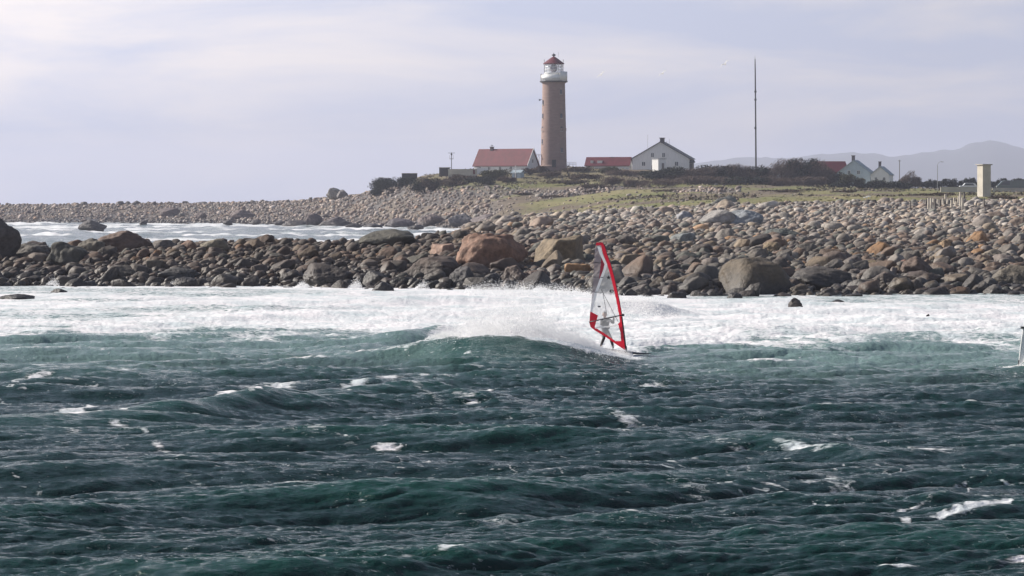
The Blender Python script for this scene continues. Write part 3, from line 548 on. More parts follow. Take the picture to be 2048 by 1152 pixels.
# rocks of the far shore
def far_boulder(u, yt, yb, w, seed, label, col=(.17, .13, .12), Y=None, p=10, nf=9):
    big_boulder(u, yt, yb, w, seed, col, label, Y=Y, p=p, nf=nf, sink=.25)
far_boulder(181, 440, 463, 58, 301, 'dark domed rock standing in the channel on the left', col=(.10, .09, .09), Y=F*HC/(463-HOR))
far_boulder(340, 415, 434, 44, 302, 'reddish boulder on the far left shore', Y=1100)
far_boulder(484, 419, 438, 54, 303, 'large rounded purple brown boulder on the far shore', Y=1030)
far_boulder(402, 424, 438, 26, 304, 'smaller brown boulder between the two big ones of the far shore', Y=1060)
far_boulder(627, 426, 455, 34, 305, 'pointed dark boulder at the far waterline', Y=900, col=(.12, .09, .09))
far_boulder(668, 433, 458, 66, 306, 'wide dark boulder right of the pointed one at the far waterline', Y=895, col=(.12, .10, .10))
far_boulder(590, 440, 455, 60, 307, 'low dark boulder left of the pointed one at the far waterline', Y=905, col=(.12, .10, .10))
far_boulder(800, 436, 456, 54, 308, 'dark boulder at the end of the channel', Y=850, col=(.12, .10, .11))
far_boulder(860, 428, 452, 56, 309, 'olive brown boulder at the right end of the channel', Y=840)
far_boulder(925, 426, 450, 60, 310, 'grey boulder behind the near bank left of the lighthouse', Y=810, col=(.15, .14, .145))
far_boulder(980, 428, 448, 80, 311, 'long brown boulder behind the near bank below the lighthouse', Y=790, col=(.15, .12, .12))
far_boulder(1148, 418, 441, 42, 312, 'round brown boulder at the grass edge below the lighthouse', Y=640, col=(.20, .17, .15))
far_boulder(1184, 418, 440, 32, 313, 'round grey brown boulder right of its twin at the grass edge', Y=640, col=(.17, .15, .14))
far_boulder(1090, 424, 440, 76, 314, 'flat layered boulder left of the two round ones', Y=650, col=(.16, .14, .13))
far_boulder(668, 375, 395, 34, 315, 'pale upright outcrop on the skyline left of the dark shrub', Y=1050, col=(.30, .28, .25), p=20, nf=6)
far_boulder(686, 379, 397, 24, 316, 'grey outcrop leaning right of the pale skyline one', Y=1046, col=(.22, .20, .19), p=16, nf=6)
for i, (u, yb, w, lb) in enumerate([(560, 450, 26, 'small dark rock in the surf of the inlet, left of the low dark boulder'), (708, 455, 34, 'dark rock in the inlet surf right of the wide dark boulder'), (745, 456, 40, 'dark rock left of the dark boulder at the inlet end'), (832, 458, 34, 'dark rock between the two boulders at the inlet end'), (455, 448, 22, 'small flat rock in the inlet below the purple brown boulder'), (512, 447, 20, 'small dark rock in the inlet right of the purple brown boulder'), (285, 449, 16, 'tiny rock in the middle of the inlet')]):
    far_boulder(u, yb-9, yb, w, 350+i, lb, col=(.10, .085, .085), Y=min(F*HC/(yb-HOR), 930))
for i, (u, w) in enumerate([(168, 14), (254, 12), (270, 12), (370, 14), (405, 22), (240, 20)]):
    far_boulder(u, 403-(i % 2), 410, w, 330+i, 'dark boulder on the skyline of the far left spit', Y=1180, col=(.12, .11, .11))
    Bg_o = COL.objects[-1]; Bg_o['group'] = 'dark skyline boulders of the far left spit'; Bg_o['label'] = '%s boulder from the left along the far left skyline' % ORD[[168, 240, 254, 270, 370, 405].index(u)]
# drop candidates swallowed by the large boulders
bx = np.array([q[0] for q in Bg]); by = np.array([q[1] for q in Bg]); br = np.array([q[2] for q in Bg])
k = np.ones(len(Xc), bool)
for x_, y_, r_ in zip(bx, by, br): k &= (np.hypot(Xc-x_, Yc_-y_) > r_*.95) & ~((np.abs(Xc-x_) < r_*.8) & (Yc_ < y_) & (Yc_ > y_-r_*1.1-.4))
Xc, Yc_, uc, zc, sz, tints, var, rot = [a[k] for a in (Xc, Yc_, uc, zc, sz, tints, var, rot)]
inview = (uc > -20) & (uc < 2068) & (zc > -.3)
nbig = 300-len(Bg); score = np.where(inview, sz/Yc_, 0); order = np.argsort(-score); ind = order[:nbig]; rest = order[nbig:]
protos = []
for i in range(NV):
    me = bpy.data.meshes.new('boulder'); Vv = SH[4][i]; Ff = ICO[4][1]
    me.from_pydata(Vv.tolist(), [], Ff.tolist()); me.polygons.foreach_set('use_smooth', [True]*len(Ff)); me.materials.append(M['rock']); protos.append(me)
def tone(c):
    g = c.mean(); w = c[0]/max(c[2], 1e-4)
    if w > 1.9: return 'orange tan'
    if w > 1.35: return 'brown'
    if g < .15: return 'dark'
    if g > .33: return 'pale'
    return 'grey'
SHORT = {201: 'tall left edge boulder', 203: 'dark pointed boulder of the left spit', 204: 'large brown humped boulder', 206: 'small reddish boulder of the left spit', 207: 'lichen boulder of the spit crest', 208: 'blocky tan boulder of the left spit', 209: 'long low wet boulder on the left', 210: 'broad wet boulder at the left waterline',
 211: 'long dark flat topped boulder', 212: 'pinkish square block boulder', 213: 'very large red brown boulder', 219: 'split brown boulder', 216: 'broad dark brown boulder', 217: 'dark wedge shaped boulder', 218: 'dark pointed boulder behind the ribbed rock', 215: 'orange boulder by the sail', 221: 'slanting brown slab boulder', 223: 'splashed wet grey boulder', 224: 'giant waterline boulder', 225: 'low dark boulder beside the giant one',
 226: 'pale cracked boulder', 230: 'blue grey boulder mid bank', 231: 'long green grey slab boulder', 232: 'dark olive boulder', 233: 'dark brown boulder on the right bank', 234: 'rounded brown boulder at the right bank foot', 235: 'angular brown boulder at the right waterline', 238: 'orange tan boulder of the right bank', 239: 'large brown boulder at the right edge', 240: 'tan boulder near the right edge', 271: 'dark flat rock in the shallows', 267: 'dark foam washed rock in the centre'}
used = {}
for i in ind:
    pr_ = HOR+F*(HC-zc[i])/Yc_[i]; q = min((n for n in NAMED if n[3] in SHORT), key=lambda n: math.hypot(n[0]-uc[i], (n[1]-pr_)*1.6)); dx_ = uc[i]-q[0]; dy_ = pr_-q[1]
    dr = ('just ' if abs(dx_)+abs(dy_) < 60 else '')+(('right of' if dx_ > 0 else 'left of') if abs(dx_) > abs(dy_)*1.1 else ('below' if dy_ > 0 else 'above'))
    used.setdefault('%s %%sboulder %s the %s' % (tone(tints[i]), dr, SHORT[q[3]]), []).append(i)
LAB = {}
for k_, v_ in used.items():
    v_ = sorted(v_, key=lambda i: -sz[i]/Yc_[i])
    if len(v_) == 1: LAB[v_[0]] = (k_ % '', None)
    else:
        wds = ['larger ', 'smaller '] if len(v_) == 2 else (['largest ']+(['middle sized '] if len(v_) == 3 else ['%s largest ' % ORD[q_] for q_ in range(1, len(v_)-1)])+['smallest '])
        for j, i in enumerate(v_): LAB[i] = (k_ % wds[j], (k_ % '').replace('boulder', 'boulders', 1))
for i in ind:
    o = bpy.data.objects.new('boulder', protos[var[i]]); COL.objects.link(o)
    o.location = (Xc[i], Yc_[i], zc[i]); o.scale = (sz[i],)*3; o.rotation_euler = tuple(rot[i]); o.color = (*tints[i], 1)
    tag(o, LAB[i][0], 'boulder', LAB[i][1] or 'single boulders of the near bank')
def rock_mass(name, ids, X, Y, Z, sz, rot, tints, var, near=285):
    VV, FF, CC = [], [], []; base = 0
    for i in ids:
        s = (3 if Y[i] < 250 else 2) if near else 1
        v = SH[s][var[i]] @ rotm(*rot[i]).T*sz[i]+np.array([X[i], Y[i], Z[i]])
        VV.append(v); FF.append(ICO[s][1]+base); CC.append(np.repeat(tints[i][None], len(v), 0)); base += len(v)
    return np_mesh(name, np.concatenate(VV), np.concatenate(FF), M['rocks'], attrs={'tint': np.concatenate(CC)})
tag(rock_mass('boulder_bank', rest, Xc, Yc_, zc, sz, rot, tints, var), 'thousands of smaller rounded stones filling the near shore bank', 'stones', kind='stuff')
# far slopes
N = 120000; u_ = rng.uniform(-350, 2400, N); Y_ = rng.uniform(560, 1200, N); z_ = T(u_, Y_); g_ = grass_amt(u_, Y_)
py_ = HOR+F*(HC-z_)/Y_
fr_ = np.array(T(u_, Y_+6))-z_                       # only slopes that rise away from us are seen
keep = (z_ > -.3) & (rng.random(N) < np.clip(1.05-g_*1.02, .0, 1)*np.where(u_ > 1450, .25, 1)*np.where(py_ < 366, .3, 1)) & (fr_ > -.35) & ((u_ < 1500) | (rng.random(N) < .15))
u_, Y_, z_, g_ = u_[keep], Y_[keep], z_[keep], g_[keep]; n = len(u_)
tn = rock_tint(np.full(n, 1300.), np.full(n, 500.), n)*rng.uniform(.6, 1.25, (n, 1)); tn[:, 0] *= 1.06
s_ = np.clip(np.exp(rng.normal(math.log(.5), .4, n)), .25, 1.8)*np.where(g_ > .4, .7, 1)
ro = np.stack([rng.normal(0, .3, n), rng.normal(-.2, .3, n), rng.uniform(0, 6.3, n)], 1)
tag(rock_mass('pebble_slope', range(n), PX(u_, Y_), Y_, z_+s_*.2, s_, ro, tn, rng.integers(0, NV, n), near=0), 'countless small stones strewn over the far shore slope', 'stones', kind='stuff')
# ------------------------------------------------------------------ grass tufts on the meadow
n = 12000; u_ = rng.uniform(700, 2400, n); Y_ = 415+rng.random(n)**1.2*560; g_ = grass_amt(u_, Y_); kk = rng.random(n) < g_*.9
u_, Y_ = u_[kk], Y_[kk]; n = len(u_); z_ = T(u_, Y_)-.03; X_ = PX(u_, Y_); a = rng.uniform(0, 6.3, n); h = rng.uniform(.04, .18, n); w = rng.uniform(.15, .5, n)
V = np.zeros((n, 4, 3)); lean = rng.normal(0, .12, (n, 2))+np.array([.12, 0])
V[:, 0] = np.stack([X_-w*np.cos(a), Y_-w*np.sin(a), z_], 1); V[:, 1] = np.stack([X_+w*np.cos(a), Y_+w*np.sin(a), z_], 1)
V[:, 2] = np.stack([X_+w*.6*np.cos(a)+lean[:, 0], Y_+w*.6*np.sin(a)+lean[:, 1], z_+h], 1); V[:, 3] = np.stack([X_-w*.8*np.cos(a)+lean[:, 0], Y_-w*.8*np.sin(a)+lean[:, 1], z_+h*.7], 1)
ct = np.array([(.15, .16, .045), (.24, .20, .10), (.17, .14, .07), (.13, .145, .04)])[rng.integers(0, 4, n)]*rng.uniform(.7, 1.2, (n, 1))
tag(np_mesh('grass', V.reshape(-1, 3), np.arange(n*4).reshape(-1, 4), M['ground'], smooth=False, attrs={'tint': np.repeat(ct, 4, 0)}), 'short rough meadow grass behind the boulder bank', 'grass', kind='stuff')
# low heath covering the headland and the field edges
n = 60000; u_ = rng.uniform(740, 2300, n); Y_ = rng.uniform(640, 975, n); X_ = PX(u_, Y_); z_ = T(u_, Y_); py_ = HOR+F*(HC-z_)/Y_
den = sstep(376, 362, py_)*.85*(u_ < 1500)+.55*sstep(.56, .68, fbm(X_*.05, Y_*.03, 4, 151))*(u_ > 980)*(py_ < 402)
kk = (rng.random(n) < den*sstep(.35, .55, fbm(X_*.12, Y_*.09, 3, 152))) & (z_ > 2); X_, Y_, z_ = X_[kk], Y_[kk], z_[kk]; n = len(X_)
a = rng.normal(size=(n, 3)); a[:, 2] = np.abs(a[:, 2])+.5; a /= np.linalg.norm(a, axis=1)[:, None]; c = np.cross(a, rng.normal(size=(n, 3))); c /= np.linalg.norm(c, axis=1)[:, None]
s_ = rng.uniform(.15, .5, n)[:, None]; p = np.stack([X_, Y_, z_+.1], 1); V = np.stack([p-c*s_, p+a*s_*.3, p+c*s_, p+a*s_*1.5], 1)
ct = np.array([(.09, .065, .05), (.12, .10, .05), (.06, .06, .035), (.16, .13, .075)])[rng.integers(0, 4, n)]*rng.uniform(.7, 1.2, (n, 1))
tag(np_mesh('heath', V.reshape(-1, 3), np.arange(n*4).reshape(-1, 4), M['ground'], smooth=False, attrs={'tint': np.repeat(ct, 4, 0)}), 'low brown heath and dead grass covering the headland', 'heath', kind='stuff')
# ------------------------------------------------------------------ shrubs and trees
def foliage_mat(name, col, var=.5):
    m, t, b = newmat(name); b.inputs['Roughness'].default_value = .9; b.inputs['Specular IOR Level'].default_value = .15
    g = nd(t, 'ShaderNodeNewGeometry'); r = nd(t, 'ShaderNodeValToRGB')
    r.color_ramp.elements[0].color = rgb([c*(1-var) for c in col]); r.color_ramp.elements[1].color = rgb([c*(1+var) for c in col])
    t.links.new(g.outputs['Random Per Island'], r.inputs[0]); t.links.new(r.outputs[0], b.inputs['Base Color']); return m
M['bare'] = foliage_mat('bare_twigs', (.12, .09, .075)); M['evergreen'] = foliage_mat('dark_evergreen', (.035, .04, .03)); M['heath'] = foliage_mat('brown_heath', (.10, .075, .055)); M['olive'] = foliage_mat('olive_shrub', (.075, .075, .04))
def shrub(name, u, yt, yb, w, m, label, group=None, Y=None, seed=0, lumps=7, n=2600, lean=.25, cat='shrub', twig=False, leaf=.17):
    r = np.random.default_rng(1000+seed)
    if Y is None: Y = ground(u, yb, 560)[0]
    gz = float(T(u, Y)); ztop = PZ(yt, Y); H = max(ztop-gz, .8); Wd = w*Y/F
    e = empty(name, (PX(u, Y), Y, gz-.1), label, cat, group)
    cs = np.stack([r.uniform(-.38, .38, lumps)*Wd, r.uniform(-.3, .3, lumps)*Wd*.6, r.uniform(.3, .68, lumps)*H], 1); cs[0] = (0, 0, H*.6)
    rd = r.uniform(.2, .36, lumps)
    li = r.integers(0, lumps, n); d = r.normal(size=(n, 3)); d /= np.linalg.norm(d, axis=1)[:, None]; rad = r.random(n)**.45
    p = cs[li]+d*rad[:, None]*rd[li][:, None]*np.array([Wd*.75, Wd*.6, H*1.05]); p[:, 0] += p[:, 2]*lean*.5; p[:, 2] = np.clip(p[:, 2], .02, H*1.03)
    s = leaf*r.uniform(.5, 1.5, n)*(Y/900)**.5; a = r.normal(size=(n, 3)); a /= np.linalg.norm(a, axis=1)[:, None]
    if twig: a = a*.5+np.array([.55, 0, .75]); a /= np.linalg.norm(a, axis=1)[:, None]
    c = np.cross(a, r.normal(size=(n, 3))); c /= np.linalg.norm(c, axis=1)[:, None]
    la, lc = (2.3, .22) if twig else (1.1, .7)
    V = np.stack([p-a*s[:, None]*la, p+c*s[:, None]*lc, p+a*s[:, None]*la, p-c*s[:, None]*lc], 1)
    np_mesh('crown', V.reshape(-1, 3), np.arange(4*n).reshape(-1, 4), m, e, smooth=False)
    b = MB()
    for i in range(min(lumps, 6)):
        q = cs[i]; b.tube([(q[0]*.15, q[1]*.15, 0), (q[0]*.6, q[1]*.6, q[2]*.55), (q[0]+q[2]*lean*.5, q[1], q[2]*1.15)], [.12*H/3, .08*H/3, .02], 5)
    b.build('stem' if H < 5 else 'trunk', M['bark'], e); return e
shrub('shrub', 790, 350, 388, 100, M['evergreen'], 'dark evergreen shrub on the slope left of the low dark wall', Y=968, lumps=16, n=6500, lean=.1, seed=1)
shrub('shrub', 815, 352, 372, 44, M['evergreen'], 'dark evergreen shrub right under the low dark wall', Y=962, seed=13)
shrub('shrub', 756, 369, 388, 44, M['evergreen'], 'small dark shrub at the left foot of the evergreen shrub', Y=985, seed=2)
shrub('shrub', 985, 336, 368, 74, M['olive'], 'dense dark green shrub in front of the long red roofed house', Y=925, lumps=10, n=4200, seed=3)
shrub('shrub', 930, 347, 362, 70, M['heath'], 'brown heath shrub below the pale retaining wall', Y=925, seed=4, lumps=8)
shrub('shrub', 1056, 334, 350, 44, M['bare'], 'bare purple grey shrub right of the small grey shed', Y=935, seed=5)
shrub('shrub', 1082, 330, 346, 30, M['heath'], 'small brown shrub at the foot of the lighthouse', Y=940, seed=6)
shrub('shrub', 1150, 332, 346, 66, M['heath'], 'low straw coloured shrub right of the lighthouse foot', Y=940, seed=7)
shrub('shrub', 1215, 331, 356, 50, M['olive'], 'green shrub in front of the low red roofed building', Y=930, seed=8)
shrub('shrub', 1250, 338, 362, 70, M['bare'], 'bare brown shrub left of the white gabled house', Y=920, seed=9, twig=True, n=3500)
shrub('shrub', 1290, 340, 364, 64, M['evergreen'], 'dark green shrub in front of the white gabled house', Y=915, seed=10)
shrub('shrub', 1440, 372, 388, 30, M['bare'], 'small rounded brown shrub alone on the meadow', Y=800, seed=11)
for u, yt, yb, w, k_, lb in ((850, 352, 372, 60, 'evergreen', 'dark shrub between the evergreen shrub and the stone bunker'), (890, 354, 374, 70, 'bare', 'bare purple brown shrub on the slope under the pale retaining wall'), (960, 350, 372, 70, 'evergreen', 'dark shrub below the dense green shrub of the red roofed house'), (868, 352, 366, 60, 'heath', 'brown shrub on the slope below the dark stone bunker'), (910, 360, 372, 50, 'heath', 'low brown shrub below the brown heath shrub of the retaining wall'), (1010, 352, 364, 44, 'bare', 'bare shrub left of the small grey blue shed'), (1100, 342, 354, 60, 'bare', 'low bare shrub below the lighthouse foot'),
    (1170, 346, 362, 60, 'heath', 'brown shrub on the slope between lighthouse and low red roofed building'), (1130, 358, 370, 80, 'heath', 'wide low brown shrub on the slope below the lighthouse'), (1225, 352, 372, 60, 'bare', 'bare purple shrub below the green shrub of the low red roofed building'), (1320, 356, 376, 90, 'bare', 'wide bare shrub below the white gabled house'), (1270, 358, 374, 60, 'bare', 'bare brown shrub below the dark green shrub of the gabled house'), (1190, 366, 378, 60, 'heath', 'small heath shrub at the upper meadow edge')):
    shrub('shrub', u, yt, yb, w, M[k_], lb, Y=min(ground(u, yb, 700)[0], 925), seed=200+u, n=2600, lumps=8, twig=(k_ == 'bare'))
shrub('shrub', 1345, 380, 392, 90, M['heath'], 'low brown shrub belt on the meadow left of the rounded one', Y=800, seed=12, lumps=9)
th = [(1335, 332, 90), (1365, 335, 80), (1400, 331, 80), (1430, 325, 84), (1460, 323, 84), (1490, 324, 80), (1520, 325, 76), (1548, 320, 80), (1575, 313, 84), (1600, 310, 84), (1622, 312, 70), (1640, 330, 60), (1665, 342, 60),
      (1380, 350, 90), (1440, 350, 90), (1500, 352, 90), (1560, 350, 90), (1615, 352, 80)]
for i, (u, yt, w) in enumerate(th):
    shrub('shrub', u, yt, 375, w, M['bare'] if i % 3 else M['evergreen'], ('%s shrub from the left in the tall back row of the long thicket' % ORD[i] if i < 13 else '%s shrub from the left in the low front row of the long thicket' % ORD[i-13]), 'shrubs of the long thicket', Y=900 if i < 13 else 872, seed=20+i, lumps=9, n=4600, twig=(i % 3 > 0), leaf=.2)
shrub('tree', 1813, 338, 368, 46, M['bare'], 'round crowned bare tree right of the small white house', Y=880, seed=50, twig=True, n=4500, lean=.5, cat='tree')
for i, (u, yt, w) in enumerate([(1700, 346, 44), (1722, 352, 36), (1760, 356, 60), (1795, 360, 60), (1690, 362, 70), (1740, 364, 80)]):
    shrub('shrub', u, yt, 376, w, M['olive'] if i < 2 else M['evergreen'], ['olive bush in front of the pale blue grey house', 'small olive bush under the right half of the pale blue grey house', 'dark bush in front of the small white gabled house', 'dark bush right of the small white gabled house', 'dark low hedge piece in front of the red barn end', 'dark low hedge piece below the pale blue grey house'][i], 'garden shrubs by the gabled houses', Y=868, seed=60+i, n=2400)
for i, u in enumerate(range(1840, 2120, 20)):
    shrub('tree', u, 352+((i*7) % 5)*2+(8 if i == 0 else 0), 380, 34, M['evergreen'], '%s dark conifer from the left in the row behind the parked cars' % ORD[i], 'dark conifers behind the cars', Y=960, seed=80+i, n=1900, lean=.1, cat='tree')
for i, (u, Yy, w) in enumerate([(1110, 830, 60), (1190, 840, 70), (1560, 760, 90), (1700, 740, 80), (1880, 640, 90), (2010, 560, 60), (1050, 860, 50)]):
    g = float(T(u, Yy)); py = HOR+F*(HC-g)/Yy
    shrub('shrub', u, py-5, py, w, M['heath'], ['heather clump below the lighthouse, on the right', 'heather clump below the low red roofed building', 'heather clump in front of the thicket, below the radio mast', 'heather clump in front of the red barn', 'heather clump left of the stake cluster', 'heather clump right of the beige tower foot', 'heather clump below the small grey blue shed'][i], 'heather clumps on the meadow', Y=Yy, seed=120+i, n=1200)
# ------------------------------------------------------------------ buildings
YB = 950.0; SC = YB/F
def gable(name, u, yb, Y, L, W, hw, hr, yaw, label, cat, wall, roof, over=.35, th=.22, sink=3.0):
    """ridge along local x, length L, width W, wall height hw, roof height hr"""
    e = empty(name, (PX(u, Y), Y, PZ(yb, Y)), label, cat, None, yaw)
    p = [(-W/2, -sink), (W/2, -sink), (W/2, hw), (0, hw+hr), (-W/2, hw)]
    b = MB(); n = 5; vs = [(-L/2, y, z) for y, z in p]+[(L/2, y, z) for y, z in p]
    b.add(vs, [tuple(range(n)), tuple(range(2*n-1, n-1, -1))]+[(i+n, (i+1) % n+n, (i+1) % n, i) for i in range(n)]); b.build('wall', wall, e)
    r = MB(); k = hr/(W/2); yo = W/2+over; ze = hw-over*k; z0 = .03
    for s in (-1, 1):
        q = [(-L/2-over, s*yo, ze+z0), (L/2+over, s*yo, ze+z0), (L/2+over, 0, hw+hr+z0), (-L/2-over, 0, hw+hr+z0)]
        q2 = [(x, y, z+th) for x, y, z in q]; r.add(q+q2, [(0, 1, 2, 3), (7, 6, 5, 4), (0, 4, 5, 1), (1, 5, 6, 2), (2, 6, 7, 3), (3, 7, 4, 0)])
    rf = r.build('roof', roof, e)
    return e, rf
def chimney(par, x, y, z, w, h, m=None):
    b = MB().box((x, y, z+h/2), (w, w, h)).box((x, y, z+h+.08), (w*1.3, w*1.3, .18)); return b.build('chimney', m or M['chim'], par)
def window(par, c, w, h, axis, m=None, frame=True):     # axis: outward normal, 'x+','x-','y-','y+'
    s = 1 if axis[1] == '+' else -1; d = .08
    def bx(mb, cx, cz, ww, hh, dd, off):
        if axis[0] == 'y': mb.box((c[0]+cx, c[1]+s*off, c[2]+cz), (ww, dd, hh))
        else: mb.box((c[0]+s*off, c[1]+cx, c[2]+cz), (dd, ww, hh))
    g = MB(); bx(g, 0, 0, w, h, .06, .02); win = g.build('window', m or M['glass'], par)
    if frame:
        f = MB(); t = .1
        for cx in (-w/2, 0, w/2): bx(f, cx, 0, t, h+t, .1, .05)
        for cz in (-h/2, h/2): bx(f, 0, cz, w-t, t, .11, .05)
        f.build('frame', M['white'], win)
    return win
# long red roofed house
e, rf = gable('house', 1012, 334, YB, 19.5, 7.2, .6, 4.9, R(-31), 'long low white house with a steep dark red roof left of the lighthouse', 'house', M['whitewall'], M['redroof'])
c = chimney(rf, -5.2, 0, 4.9, .9, 1.4)
MB().tube([(-5.2, 0, 6.4), (-5.2, 0, 7.1)], .09, 6).box((-5.2, 0, 6.9), (.9, .12, .12)).build('cowl', M['dark'], rf)
v = MB()
for s in (-1, 1):
    v.add([(9.78+.36, 0, 5.55), (9.78+.36, s*3.95, .15), (9.78+.36, s*3.95, .5), (9.78+.36, 0, 5.95), (9.9+.36, 0, 5.55), (9.9+.36, s*3.95, .15), (9.9+.36, s*3.95, .5), (9.9+.36, 0, 5.95)], [(0, 1, 2, 3), (7, 6, 5, 4), (0, 4, 5, 1), (1, 5, 6, 2), (2, 6, 7, 3), (3, 7, 4, 0)])
v.build('bargeboard', M['white'], e)
for x in (-7.5, -4, 0, 4): window(e, (x, -3.6, -.5), .9, 1.0, 'y-')
window(e, (9.75, 0, 1.8), .9, 1.1, 'x+')
# retaining wall
e = empty('retaining_wall', (PX(925, 940), 940, PZ(348, 940)), 'pale beige retaining wall running left from the long red roofed house', 'wall')
MB().box((0, 0, 0), (9.0, .6, 2.8)).box((0, 0, 1.48), (9.3, .8, .15)).build('wall', M['beige'], e); MB().box((6.2, .3, .9), (3.6, .6, 2.0)).build('wall', M['whitewall'], e)
MB().box((3.6, -.33, .6), (.6, .08, 1.3)).build('door', M['redwall'], e)
e = empty('bunker', (PX(889, 945), 945, PZ(348, 945)), 'small dark stone bunker at the end of the pale retaining wall', 'bunker')
MB().box((0, 0, .6), (3.3, 3, 2.6)).build('wall', M['darkwall'], e, bevel=.06); MB().box((.1, 0, 2.0), (3.7, 3.4, .2)).build('roof', M['conc'], e); MB().box((-.6, -1.54, .5), (.8, .08, 1.5)).build('door', M['dark'], e)
e = empty('concrete_wall', (PX(819, 970), 970, PZ(356, 970)), 'low dark weathered wall on the hill crest above the evergreen shrub', 'wall', None, R(8))
MB().box((0, 0, 0), (5.0, .5, 2.9)).build('wall', M['darkwall'], e, bevel=.05); MB().box((0, 0, 1.5), (5.2, .7, .14)).build('coping', M['conc'], e)
# shed with a white post
e, rf = gable('shed', 1036, 358, 925, 3.0, 2.6, 1.9, .7, R(-25), 'small grey blue shed on the slope below the long red roofed house', 'shed', M['bluewall'], M['paleroof'], sink=1)
MB().box((-.2, -1.33, .8), (.8, .06, 1.6)).build('door', M['grey'], e)
e = empty('marker_post', (PX(1031, 921), 921, PZ(360, 921)), 'white marker post with short arms standing by the small grey blue shed', 'post')
MB().tube([(0, 0, -.5), (0, 0, 4.4)], .13, 8).build('post', M['white'], e); MB().box((.5, 0, 3.2), (1.4, .1, .18)).box((-.4, 0, 2.0), (1.2, .1, .18)).build('arm', M['white'], e)
# signal mast
e = empty('signal_mast', (PX(903, 950), 950, PZ(336, 950)), 'thin signal mast with two crossbars left of the long red roofed house', 'mast')
MB().tube([(0, 0, -1.5), (0, 0, 4.9)], .11, 8).build('pole', M['dark'], e); MB().box((0, 0, 4.75), (2.2, .1, .12)).build('crossbar', M['dark'], e); MB().box((0, 0, 2.9), (1.3, .1, .14)).build('crossbar', M['dark'], e)
MB().lathe([(.05, 4.0), (.28, 4.15), (.28, 4.5), (.05, 4.65)], 10).build('lamp', M['dark'], e)
MB().tube([(-.55, 0, 3.0), (-.55, 0, 4.1)], .05, 5).tube([(.55, 0, 3.0), (.55, 0, 4.1)], .05, 5).build('antenna', M['grey'], e)
# lighthouse
LX = PX(1107.5, YB); zb = PZ(334, YB)
e = empty('lighthouse', (LX, YB, zb), 'tall round pinkish stone lighthouse with a white gallery and red domed lantern roof', 'lighthouse')
zz = lambda py: (334-py)*SC
m, t, b = newmat('lighthouse_granite'); tcn = nd(t, 'ShaderNodeTexCoord'); sx = nd(t, 'ShaderNodeSeparateXYZ'); t.links.new(tcn.outputs['Object'], sx.inputs[0])
at = nd(t, 'ShaderNodeMath', operation='ARCTAN2'); t.links.new(sx.outputs['Y'], at.inputs[0]); t.links.new(sx.outputs['X'], at.inputs[1])
mu = nd(t, 'ShaderNodeMath', operation='MULTIPLY'); t.links.new(at.outputs[0], mu.inputs[0]); mu.inputs[1].default_value = 3.8
cb = nd(t, 'ShaderNodeCombineXYZ'); t.links.new(mu.outputs[0], cb.inputs[0]); t.links.new(sx.outputs['Z'], cb.inputs[1])
bk = nd(t, 'ShaderNodeTexBrick'); bk.inputs['Scale'].default_value = 1.0; bk.inputs['Brick Width'].default_value = 1.1; bk.inputs['Row Height'].default_value = .45; bk.inputs['Mortar Size'].default_value = .025
bk.inputs['Color1'].default_value = (.31, .21, .178, 1); bk.inputs['Color2'].default_value = (.25, .17, .15, 1); bk.inputs['Mortar'].default_value = (.24, .19, .17, 1)
t.links.new(cb.outputs[0], bk.inputs['Vector']); t.links.new(bk.outputs['Color'], b.inputs['Base Color']); b.inputs['Roughness'].default_value = .85
M['lhs'] = m
MB().lathe([(4.35, -3), (4.35, .4), (4.15, .6), (4.08, 3), (3.92, zz(262)-.3), (3.92, zz(262)), (4.0, zz(262)), (4.0, zz(256)), (3.9, zz(256)), (3.72, zz(215)), (3.58, zz(170)), (3.58, zz(167)), (3.9, zz(166)), (3.95, zz(165))], 64).build('tower', M['lhs'], e, smooth=False)
gal = MB().lathe([(3.7, zz(165.2)+.02), (4.35, zz(164.5)), (4.45, zz(163.2)), (4.45, zz(162.4)), (1, zz(162.3))], 48).build('gallery_floor', M['dark'], e)
pa = MB()
def arcwall(mb, r0, r1, z0, z1, a0, a1, n=30):
    b0 = len(mb.v)
    for i in range(n+1):
        a = a0+(a1-a0)*i/n
        for r_, z_ in ((r0, z0), (r1, z0), (r1, z1), (r0, z1)): mb.v.append((r_*math.cos(a), r_*math.sin(a), z_))
    for i in range(n):
        for k in range(4): mb.f.append((b0+i*4+k, b0+i*4+(k+1) % 4, b0+(i+1)*4+(k+1) % 4, b0+(i+1)*4+k))
    mb.f.append((b0, b0+1, b0+2, b0+3)); mb.f.append((b0+n*4+3, b0+n*4+2, b0+n*4+1, b0+n*4))
arcwall(pa, 4.02, 4.14, zz(161.5), zz(150), R(-170), R(-62)); pa.build('parapet', M['white'], e, smooth=True)
pb = MB(); arcwall(pb, 4.16, 4.30, zz(161.8), zz(143.5), R(-64), R(40)); pb.build('wind_screen', M['white'], e, smooth=True)
ra = MB()
for zq in (zz(148), zz(151), zz(154.5)):
    ra.tube([(4.2*math.cos(a), 4.2*math.sin(a), zq) for a in np.linspace(R(30), R(200), 24)], .05, 5)
for a in np.linspace(R(40), R(200), 14): ra.tube([(4.2*math.cos(a), 4.2*math.sin(a), zz(162)), (4.2*math.cos(a), 4.2*math.sin(a), zz(148))], .05, 5)
ra.tube([(4.25*math.cos(a), 4.25*math.sin(a), zz(157.5)) for a in np.linspace(R(-172), R(-64), 24)], .06, 5)
ra.build('railing', M['grey'], e)
MB().lathe([(2.95, zz(162)), (2.95, zz(147.5)), (3.05, zz(147.4)), (3.05, zz(145.5)), (2.8, zz(145.4))], 32).build('lantern_base', M['white'], e)
lg, t, b = newmat('lantern_glass'); b.inputs['Base Color'].default_value = (.85, .9, .95, 1); b.inputs['Roughness'].default_value = .05
